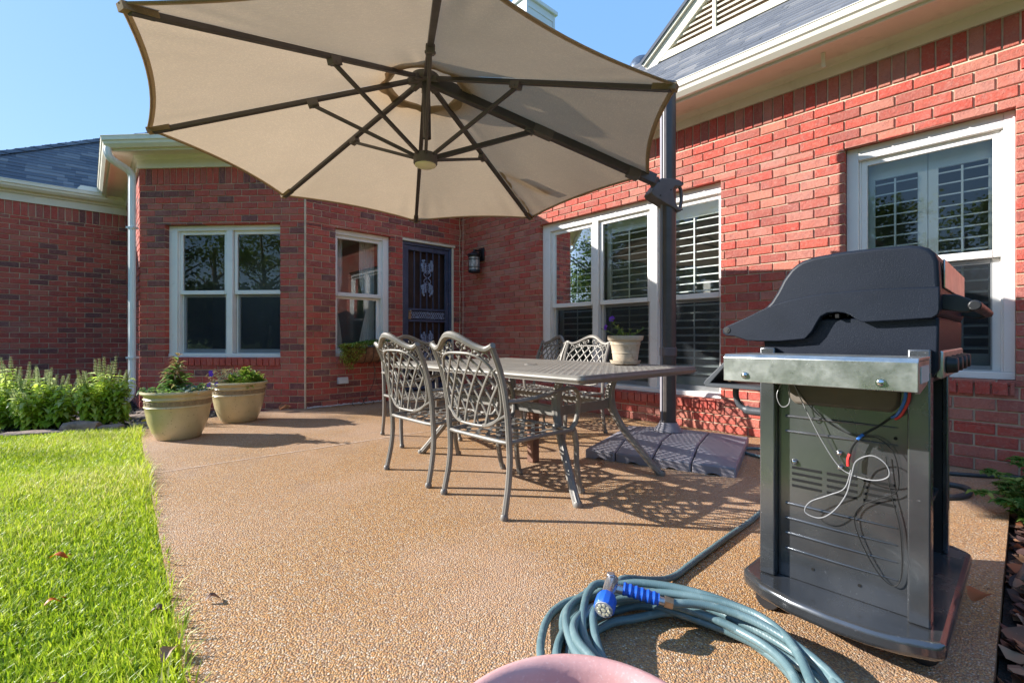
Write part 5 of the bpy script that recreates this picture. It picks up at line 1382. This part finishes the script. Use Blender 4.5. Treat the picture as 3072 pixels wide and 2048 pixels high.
# stainless side shelf
so=[(.050,.826),(.225,.826),(.234,.817),(.234,.750),(.228,.750),(.226,.812),(.222,.818),(.050,.818)]
mb=MB();mb.prism(so,lambda o,z:P(-.013,o,z),lambda o,z:P(.413,o,z));sh=build(mb,'side_shelf',M['steel'],gr,smooth=30,bevel=.0015)
ec=[(.050,.817),(.2255,.8175),(.226,.762),(.205,.745),(.09,.76),(.05,.785)]
for (s0,s1) in ((.404,.412),(-.012,-.004)):
    mb=MB();mb.prism(ec,lambda o,z:P(s0,o,z),lambda o,z:P(s1,o,z));build(mb,'end_cap',M['steel'],sh,smooth=0)
mb=MB();mb.fbox(P,.4125,.4145,.08,.20,.768,.806);build(mb,'end_plate',M['outlet'],sh,smooth=0)
for s in (.046,.347):
    mb=MB();c=P(s,.236,.768);mb.ball(c,.0080,14,8)
    mb.tube([P(s,.234,.768),P(s,.2365,.768)],.0098,14);build(mb,'shelf_bolt',M['chrome'],sh)
mb=MB();mb.fbox(P,.0,.40,-.02,.06,.752,.764);build(mb,'shelf_bracket',M['enamel'],sh,smooth=0)
# rear plate and hanging handle
ro=[(.0,.80),(-.16,.80),(-.175,.796),(-.262,.706),(-.266,.695),(-.255,.685),(.0,.685),(.0,.70),(-.24,.70),(-.165,.787),(.0,.787)]
mb=MB();mb.prism(ro,lambda s,z:P(s,-.17,z),lambda s,z:P(s,-.36,z));build(mb,'rear_tray',M['gunmetal'],gr,smooth=30,bevel=.003)
mb=MB();hp=smooth_path([P(-.178,-.26,.69),P(-.180,-.26,.65),P(-.165,-.26,.615),P(-.135,-.26,.600),P(-.09,-.26,.598),P(.02,-.26,.600)],5);mb.tube(hp,[.011]*14+[.016]*(len(hp)-14),12);build(mb,'rear_handle',M['gunmetal'],gr)
# loose wires
def wire(pts,mat,r=.0022,k=8):
    mb=MB();mb.tube(smooth_path(pts,k),r,6);build(mb,'loose_wire',M[mat],gr)
wire([P(.078,.02,.75),P(.062,.035,.70),P(.075,.035,.665),P(.095,.03,.68),P(.088,.02,.75)],'wirewhite',.0014)
wire([P(.09,.0,.75),P(.12,.0,.68),P(.165,-.005,.58),P(.205,-.01,.51),P(.235,-.012,.487),P(.29,.0,.483),P(.325,.005,.502),P(.32,.01,.535),P(.29,.01,.552),P(.255,.005,.53),P(.243,.0,.49),P(.23,.0,.43),P(.20,.0,.375),P(.165,.0,.345),P(.128,.0,.352),P(.14,.0,.385),P(.185,-.003,.415),P(.225,-.004,.445),P(.240,-.004,.50)],'wirewhite',.0015)
wire([P(.09,-.01,.74),P(.14,-.02,.66),P(.20,-.022,.612),P(.25,-.02,.595),P(.30,-.015,.597),P(.335,-.01,.56),P(.345,-.01,.49),P(.335,-.015,.455),P(.30,-.02,.43),P(.26,-.02,.40),P(.245,-.02,.36),P(.26,-.02,.30),P(.30,-.02,.225),P(.335,-.02,.205),P(.349,-.02,.25),P(.345,-.02,.36),P(.325,-.02,.46),P(.315,-.02,.55)],'wireblack',.0014)
wire([P(.335,-.02,.665),P(.30,-.018,.63),P(.265,-.01,.60),P(.243,-.005,.565),P(.236,-.003,.53)],'wireblack',.003)
wire([P(.372,.02,.76),P(.368,.018,.71),P(.352,.01,.67),P(.338,-.01,.655)],'wirered',.0035)
wire([P(.365,.022,.76),P(.360,.020,.71),P(.345,.012,.672),P(.330,-.008,.658)],'wireblue',.0035)
wire([P(.268,-.010,.603),P(.262,-.008,.598),P(.255,-.006,.588)],'wireblue',.0042)
wire([P(.238,-.004,.545),P(.234,-.003,.53),P(.234,-.003,.51)],'wirered',.0045)

# ================================================================ HOSE
hs=thing('garden_hose',(.45,1.25,0),'coiled teal garden hose on the slab in front of the grill','hose')
R2=random.Random(4);pts=[]
loops=[(.455,1.225,.430,.42,.013,0),(.445,1.215,.395,.41,.015,.1),(.485,1.20,.36,.35,.018,.2),(.475,1.19,.305,.33,.020,-.1),(.515,1.235,.41,.335,.040,.3),(.475,1.205,.250,.30,.036,0),(.50,1.22,.375,.385,.058,-.2),(.52,1.195,.30,.265,.056,.2),(.53,1.21,.385,.31,.078,.1),(.49,1.19,.315,.36,.078,-.3)]
NP=26
for i,(cx,cy,rx,ry,z,ph) in enumerate(loops):
    nx=loops[min(i+1,len(loops)-1)]
    for k in range(NP):
        t=k/NP;a=2.55-2*PI*t
        f=lambda j:loops[i][j]*(1-t)+nx[j]*t
        wob=.010*math.sin(3*a+i*1.9)+.008*math.sin(5*a+i)
        sq=math.radians(-38)
        ex,ey=(f(2)+wob)*math.cos(a),(f(3)*.80+wob)*math.sin(a)
        X=ex*math.cos(sq)*1.05-ey*math.sin(sq);Y=ex*math.sin(sq)+ey*math.cos(sq)
        zz=f(4)+.014*math.sin(2*a+i*1.3)
        pts.append((f(0)-.045+X*.86,f(1)-.0+Y*.95,max(.0118,zz)))
start=[(.468,1.379,.092),(.585,1.36,.092),(.69,1.27,.088),(.755,1.12,.075),(.735,.97,.06),(.61,.86,.05),(.46,.82,.04),(.22,.90,.03),(.07,1.09,.02)]
tail=[(.36,1.545,.075),(.47,1.60,.045),(.575,1.68,.014),(.70,1.80,.013),(.95,2.04,.013),(1.19,2.27,.013),(1.50,2.62,.013),(1.80,3.02,.013),(1.86,3.28,.013),(1.78,3.44,.013),(1.74,3.60,.013),(1.90,3.66,.013),(2.10,3.52,.013),(2.4,3.33,.013)]
mb=MB();sp_=smooth_path(start+pts+tail,4);mb.tube(sp_,.0118,10);build(mb,'hose_tube',M['hose'],hs)
tail2=[(2.4,3.33,.013),(2.72,3.02,.013),(2.92,2.93,.014),(3.12,2.885,.016),(3.32,2.72,.02)]
mb=MB();mb.tube(smooth_path(tail2,6),.0125,10);build(mb,'hose_run',M['hosedark'],hs)
lp_=thing('hose_end',(2.5,2.6,0),'dark loop of hose lying on the slab behind the grill','hose')
mb=MB();mb.tube(smooth_path([(2.15,2.60,.013),(2.34,2.53,.013),(2.50,2.57,.013),(2.60,2.68,.014),(2.55,2.76,.014),(2.40,2.78,.013),(2.1,2.75,.013)],7),.016,10);build(mb,'hose_loop',M['hosedark'],lp_)
# nozzle
nz=bpy.data.objects.new('spray_nozzle',None);COL.objects.link(nz);nz.parent=hs
A=V(.300,1.418,.125);Hd=V(.258,1.325,.098);dr_=(Hd-A).normalized()
mb=MB();mb.tube([A+V(.012,.02,.012),A,A+dr_*.045,A+dr_*.055],[.0165,.0205,.019,.024],18)
B1=V(.455,1.380,.094);mb.tube([A+V(.0,0,-.012),A+(B1-A)*.12+V(0,0,-.006),B1],[.017,.0155,.0135],14,flat=.8)
mb.tube([A+V(.002,.012,.022),A+V(.002,.012,.0285)],.0125,16)
build(mb,'nozzle_body',M['nsilver'],nz,bevel=.002)
mb=MB();mb.tube([A+dr_*.050,A+dr_*.062,A+dr_*.092,A+dr_*.098],[.026,.030,.031,.027],24,flute=.05);build(mb,'dial_ring',M['nblue'],nz,bevel=.001)
mb=MB();mb.tube([A+dr_*.094,A+dr_*.1005],[.0265,.0255],24)
build(mb,'spray_face',simple('grey_face',(.38,.38,.40),.5),nz)
mb=MB();u_=dr_.orthogonal().normalized();w_=dr_.cross(u_)
for k in range(8):
    a=2*PI*k/8;c=A+dr_*.1012+(u_*math.cos(a)+w_*math.sin(a))*.0155;mb.tube([c-dr_*.002,c+dr_*.0012],.0045,8)
c=A+dr_*.1012;mb.tube([c-dr_*.002,c+dr_*.0012],.006,10);build(mb,'spray_hole',M['lens'],nz)
mb=MB();g0=A+(B1-A)*.22;g1=A+(B1-A)*.86;L_=[];rr=[]
for i in range(25): L_.append(g0+(g1-g0)*i/24);rr.append(.0195+.0018*math.sin(i*1.57))
mb.tube(L_,rr,16,flat=.9);build(mb,'grip_sleeve',M['nblue'],nz)
mb=MB();mb.tube([B1-(B1-A).normalized()*.006,B1+(B1-A).normalized()*.018],[.0175,.0165],12,flute=.1);build(mb,'brass_fitting',M['brass'],nz)

# ================================================================ PINK BOWL
bw=thing('pink_pot',(.09,.578,0),'wide rimmed dusty pink pot at the bottom edge of the picture, rim nearest the viewer','pot')
cx,cy=.088,.576
mb=MB();mb.lathe([(0,0),(.11,0),(.12,.01),(.15,.15),(.17,.29),(.176,.318),(.190,.326),(.199,.336),(.200,.346),(.196,.351),(.188,.352),(.179,.3475),(.172,.338),(.168,.320),(.164,.305)],72,(cx,cy,0));build(mb,'pot_wall',M['pink'],bw,smooth=60)
mb=MB();vs=[];fs=[];N=72
for k in range(N):
    a=2*PI*k/N;q=.158+.006*mnoise.noise(Vector((math.cos(a)*6,math.sin(a)*6,0)))+.003*mnoise.noise(Vector((math.cos(a)*20,math.sin(a)*20,3)))
    vs.append((cx+q*math.cos(a),cy+q*math.sin(a),.3015))
vs.append((cx,cy,.296))
fs=[(k,(k+1)%N,N) for k in range(N)];mb.add(vs,fs);build(mb,'stained_bottom',M['pinkwet'],bw,smooth=180)
mb=MB();mb.lathe([(.166,.3155),(.164,.3005),(0,.294)],72,(cx,cy,0));build(mb,'inner_bottom',M['pink'],bw,smooth=60)

# ================================================================ SKY, SUN, CAMERA
SUN=Vector((-.8976,.1224,.4226)).normalized()
w=bpy.data.worlds.new('World');SC.world=w;w.use_nodes=True;nt=w.node_tree
sk=nt.nodes.new('ShaderNodeTexSky');sk.sky_type='NISHITA';sk.sun_disc=False;sk.sun_elevation=math.radians(25);sk.sun_rotation=math.atan2(SUN.x,SUN.y)
sk.air_density=1.0;sk.dust_density=.3;sk.ozone_density=3.0;sk.altitude=100
bg=nt.nodes['Background'];bg.inputs['Strength'].default_value=SKY_STR;hs_=nt.nodes.new('ShaderNodeHueSaturation');hs_.inputs['Hue'].default_value=.5;hs_.inputs['Saturation'].default_value=2.6;gm=nt.nodes.new('ShaderNodeGamma');gm.inputs['Gamma'].default_value=.22;nt.links.new(sk.outputs[0],gm.inputs['Color']);nt.links.new(gm.outputs[0],hs_.inputs['Color']);tn=nt.nodes.new('ShaderNodeMix');tn.data_type='RGBA';tn.blend_type='MULTIPLY';tn.inputs[0].default_value=1;tn.inputs[7].default_value=(SKY_TINT[0],SKY_TINT[1],SKY_TINT[2],1);nt.links.new(hs_.outputs[0],tn.inputs[6]);nt.links.new(tn.outputs[2],bg.inputs['Color'])
ld=bpy.data.lights.new('sun','SUN');ld.energy=SUN_STR;ld.angle=math.radians(.53);ld.color=(1,.965,.91)
lo=bpy.data.objects.new('sun',ld);COL.objects.link(lo);lo.rotation_euler=SUN.to_track_quat('Z','Y').to_euler();lo.location=(-30,4,20)
cd=bpy.data.cameras.new('camera');cam=bpy.data.objects.new('camera',cd);COL.objects.link(cam);SC.camera=cam
cd.sensor_width=36;cd.sensor_fit='HORIZONTAL';cd.lens=36*1404/3072;cd.shift_y=-9/3072
cam.location=(0,0,CAM_H);cam.rotation_euler=(PI/2,0,0);cd.clip_start=.02;cd.clip_end=6000
SC.view_settings.view_transform='Standard';SC.view_settings.look='None';SC.view_settings.exposure=EXPO;SC.view_settings.gamma=1
SC.render.engine='CYCLES'
try:
    SC.cycles.use_denoising=True;SC.cycles.denoiser='OPENIMAGEDENOISE'
except Exception: pass
SC.cycles.max_bounces=10;SC.cycles.transparent_max_bounces=16
